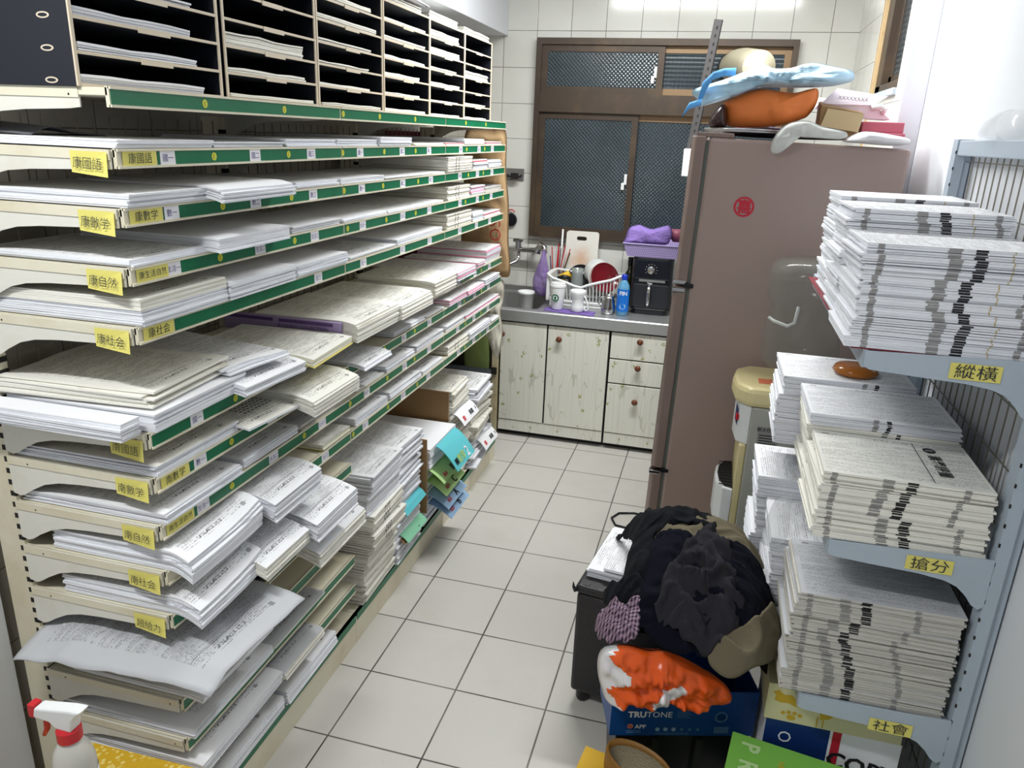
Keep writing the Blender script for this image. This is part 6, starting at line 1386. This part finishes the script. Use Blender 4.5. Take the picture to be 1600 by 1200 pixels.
# dish rack
t = thing('dish_rack', 'white plastic dish rack with wavy rim holding bowls beside the sink', 'dish rack', (.24, 2.78, CT))
q = MB(); R_ = CT + .0012
top = [(.030, 2.665, CT + .185), (.060, 2.660, CT + .165), (.10, 2.660, CT + .155), (.14, 2.660, CT + .145), (.19, 2.660, CT + .128), (.23, 2.660, CT + .122), (.27, 2.660, CT + .140), (.33, 2.660, CT + .160), (.40, 2.660, CT + .180), (.448, 2.665, CT + .205), (.455, 2.78, CT + .19), (.445, 2.90, CT + .18), (.25, 2.91, CT + .16), (.035, 2.90, CT + .18), (.025, 2.78, CT + .185)]
q.tube(top + top[:2], .0085, 8); q.build('wavy_rim', M_whitepl, t, smooth=True)
q = MB(); bot = [(.070, 2.690, CT + .030), (.420, 2.690, CT + .030), (.420, 2.88, CT + .030), (.070, 2.88, CT + .030)]; q.tube(bot + bot[:2], .008, 8); q.build('lower_ring', M_whitepl, t, smooth=False)
q = MB(); q.box(.07, .42, 2.69, 2.88, CT + .0012, CT + .012); q.box(.045, .075, 2.67, 2.90, CT + .0012, CT + .05); q.build('tray', M_whitepl, t, bevel=.003)
for k in range(19):
    x = .062 + k * .0198; j = min(range(10), key=lambda i: abs(top[i][0] - x)); q = MB(); q.tube([(.070 + (x - .062) * .97, 2.688, CT + .03), (x, 2.661, top[j][2])], .0038, 6); q.build('slat', M_whitepl, t)
q = MB(); q.box(.022, .040, 2.67, 2.90, CT + .03, CT + .185); q.build('end_panel', M_whitepl, t, bevel=.003)
def bowl(name, label, c, r_, depth, m_, ax, cat='bowl', th=.004):
    """a bowl whose mouth faces along ax"""
    ax = Vector(ax).normalized(); u = ax.orthogonal().normalized(); w = ax.cross(u); b = MB(); c = Vector(c)
    prof = [(0.30, 1.0), (.36, .98), (.62, .80), (.84, .50), (.96, .20), (1.0, 0)]; inner = [(.97, .0), (.92, .2), (.80, .48), (.58, .76), (.1, .93)]
    P_ = prof + inner
    for (rr_2, d_) in P_:
        for k in range(32): a = 2 * pi * k / 32; b.v.append(c - ax * depth * d_ + (u * cos(a) + w * sin(a)) * r_ * rr_2)
    for i in range(len(P_) - 1):
        for k in range(32): b.f.append((i * 32 + k, i * 32 + (k + 1) % 32, (i + 1) * 32 + (k + 1) % 32, (i + 1) * 32 + k)); b.m.append(0)
    b.f.append(tuple(range(31, -1, -1))); b.m.append(0); b.f.append(tuple((len(P_) - 1) * 32 + k for k in range(32))); b.m.append(0)
    b.v = [tuple(p) for p in b.v]
    o = b.build(name, m_, smooth=True); tag(o, label, cat, None); return o
bowl('white_bowl', 'white bowl lying upside down at the back of the dish rack', (.285, 2.862, CT + .192), .082, .070, mat('white_glaze', (214, 216, 214), .12), (.35, .45, -.82))
bowl('maroon_plate', 'dark maroon plate tilted in the dish rack', (.350, 2.765, CT + .175), .090, .022, M_maroon, (.50, -.72, .40), 'plate')
bowl('white_plate', 'white plate edge just behind the maroon plate', (.332, 2.790, CT + .160), .092, .020, mat('cream_glaze', (222, 214, 206), .15), (.50, -.72, .40), 'plate')
bowl('black_pan', 'black pan standing at the back of the dish rack', (.185, 2.885, CT + .145), .080, .04, M_blackpl, (.1, -.75, .4), 'pan')
b = MB(); b.lathe(.185, 2.765, [(.038, CT + .04), (.040, CT + .06), (.033, CT + .185), (.036, CT + .215), (.033, CT + .213), (.028, CT + .10)], 28); o = b.build('glass_tumbler', M_glassg, smooth=True); tag(o, 'upturned grey glass tumbler with steel rim in the dish rack', 'tumbler')
b = MB(); b.tube([(.075, 2.77, CT + .10), (.095, 2.77, CT + .155), (.125, 2.775, CT + .175), (.145, 2.78, CT + .15)], [.020, .024, .022, .016], 10); o = b.build('mustard_mitt', M_yelm, smooth=True); tag(o, 'mustard yellow cloth tucked into the left of the dish rack', 'cloth')
b = MB(); b.tube([(.075, 2.73, CT + .155), (.11, 2.73, CT + .165), (.15, 2.735, CT + .160)], [.010, .013, .010], 8); o = b.build('black_scrubber', M_blackpl, smooth=True); tag(o, 'small black scrubber on the yellow cloth in the dish rack', 'scrubber')
# sink things
for i, (sx2, sy2, zz, lab) in enumerate([(-.110, 2.72, CT - .148, 'lower white plastic tub standing in the sink basin'), (-.108, 2.715, CT - .078, 'upper white plastic tub stacked in the sink basin')]):
    b = MB(); b.lathe(sx2, sy2, [(.040, zz), (.042, zz + .004), (.046, zz + .125), (.050, zz + .128), (.050, zz + .142), (.045, zz + .142), (.04, zz + .02)], 24)
    if i == 0: b = MB(); b.lathe(sx2, sy2, [(.040, zz), (.043, zz + .004), (.047, zz + .066), (.043, zz + .066), (.04, zz + .01)], 24)
    o = b.build('plastic_tub', M_whitepl, smooth=True); tag(o, lab, 'tub', 'white tubs in the sink')
crinkle('purple_bag', [M_purplef], [(-.052, 1.062), (-.066, 1.010), (-.090, .940), (-.106, .880), (-.098, .820), (-.070, .792), (-.030, .788), (-.004, .815), (.008, .870), (-.006, .940), (-.022, 1.010), (-.036, 1.062)], 2.86, .075, .008, 72, label='purple translucent plastic bag hanging from the tap over the sink', cat='bag', wfreq=34)
# tap on the wall
t = thing('wall_tap', 'chrome wall mixer tap above the sink', 'tap', (-.19, 3.0, 1.0))
q = MB(); q.tube([(-.295, 2.965, 1.045), (-.19, 2.965, 1.045), (-.13, 2.965, 1.045), (-.085, 2.955, 1.040)], .016, 12); q.build('mixer_body', M_chrome, t, smooth=True)
q = MB(); q.tube([(-.232, 2.965, 1.05), (-.232, 2.965, 1.098)], .020, 12); q.tube([(-.262, 2.955, 1.100), (-.202, 2.955, 1.104)], .010, 8); q.build('left_handle', M_chrome, t)
q = MB(); q.tube([(-.110, 2.945, 1.055), (-.080, 2.935, 1.085), (-.060, 2.925, 1.075), (-.052, 2.920, 1.045), (-.060, 2.915, 1.02)], [.016, .022, .020, .016, .010], 12); q.build('right_handle', M_chrome, t, smooth=True)
q = MB(); q.tube([(-.225, 2.96, 1.035), (-.222, 2.94, .995), (-.232, 2.93, .975), (-.275, 2.90, .955), (-.31, 2.87, .940)], .010, 10); q.build('spout', M_chrome, t, smooth=True)
q = MB(); q.tube([(-.285, 2.965, 1.045), (-.285, 3.048, 1.045)], .014, 10); q.build('wall_mount', M_chrome, t)
q = MB(); q.tube([(-.140, 2.965, 1.045), (-.140, 3.048, 1.045)], .014, 10); q.build('wall_mount', M_chrome, t)
# metal holder and black round hanging thing on the back wall
t = thing('steel_wall_holder', 'small steel holder fixed to the back wall tiles beside the window', 'holder', (-.285, 3.04, 1.46))
q = MB(); q.box(-.345, -.235, 3.042, 3.049, 1.455, 1.525); q.build('back_plate', M_steel_d, t)
q = MB(); q.tube([(-.335, 3.042, 1.485), (-.335, 2.995, 1.48), (-.25, 2.995, 1.48), (-.25, 3.042, 1.485)], .006, 8); q.box(-.305, -.26, 2.99, 3.005, 1.465, 1.50); q.build('roller_arm', M_slot, t)
t = thing('hanging_lid', 'small round black pan hanging on the back wall by a red loop', 'pan', (-.30, 3.03, 1.19))
q = MB(); q.prism([(-.302 + .036 * cos(a * pi / 14), 1.215 + .040 * sin(a * pi / 14)) for a in range(28)], 3.025, 3.045, 'y'); q.build('pan_disc', M_blackpl, t, bevel=.004)
q = MB(); q.tube([(-.302 + .020 * cos(a * pi / 10), 3.030, 1.262 + .016 * sin(a * pi / 10)) for a in range(11)], .004, 6); q.build('hanging_loop', M_red, t)

for o in list(bpy.data.objects):
    if '_o' in o: del o['_o']
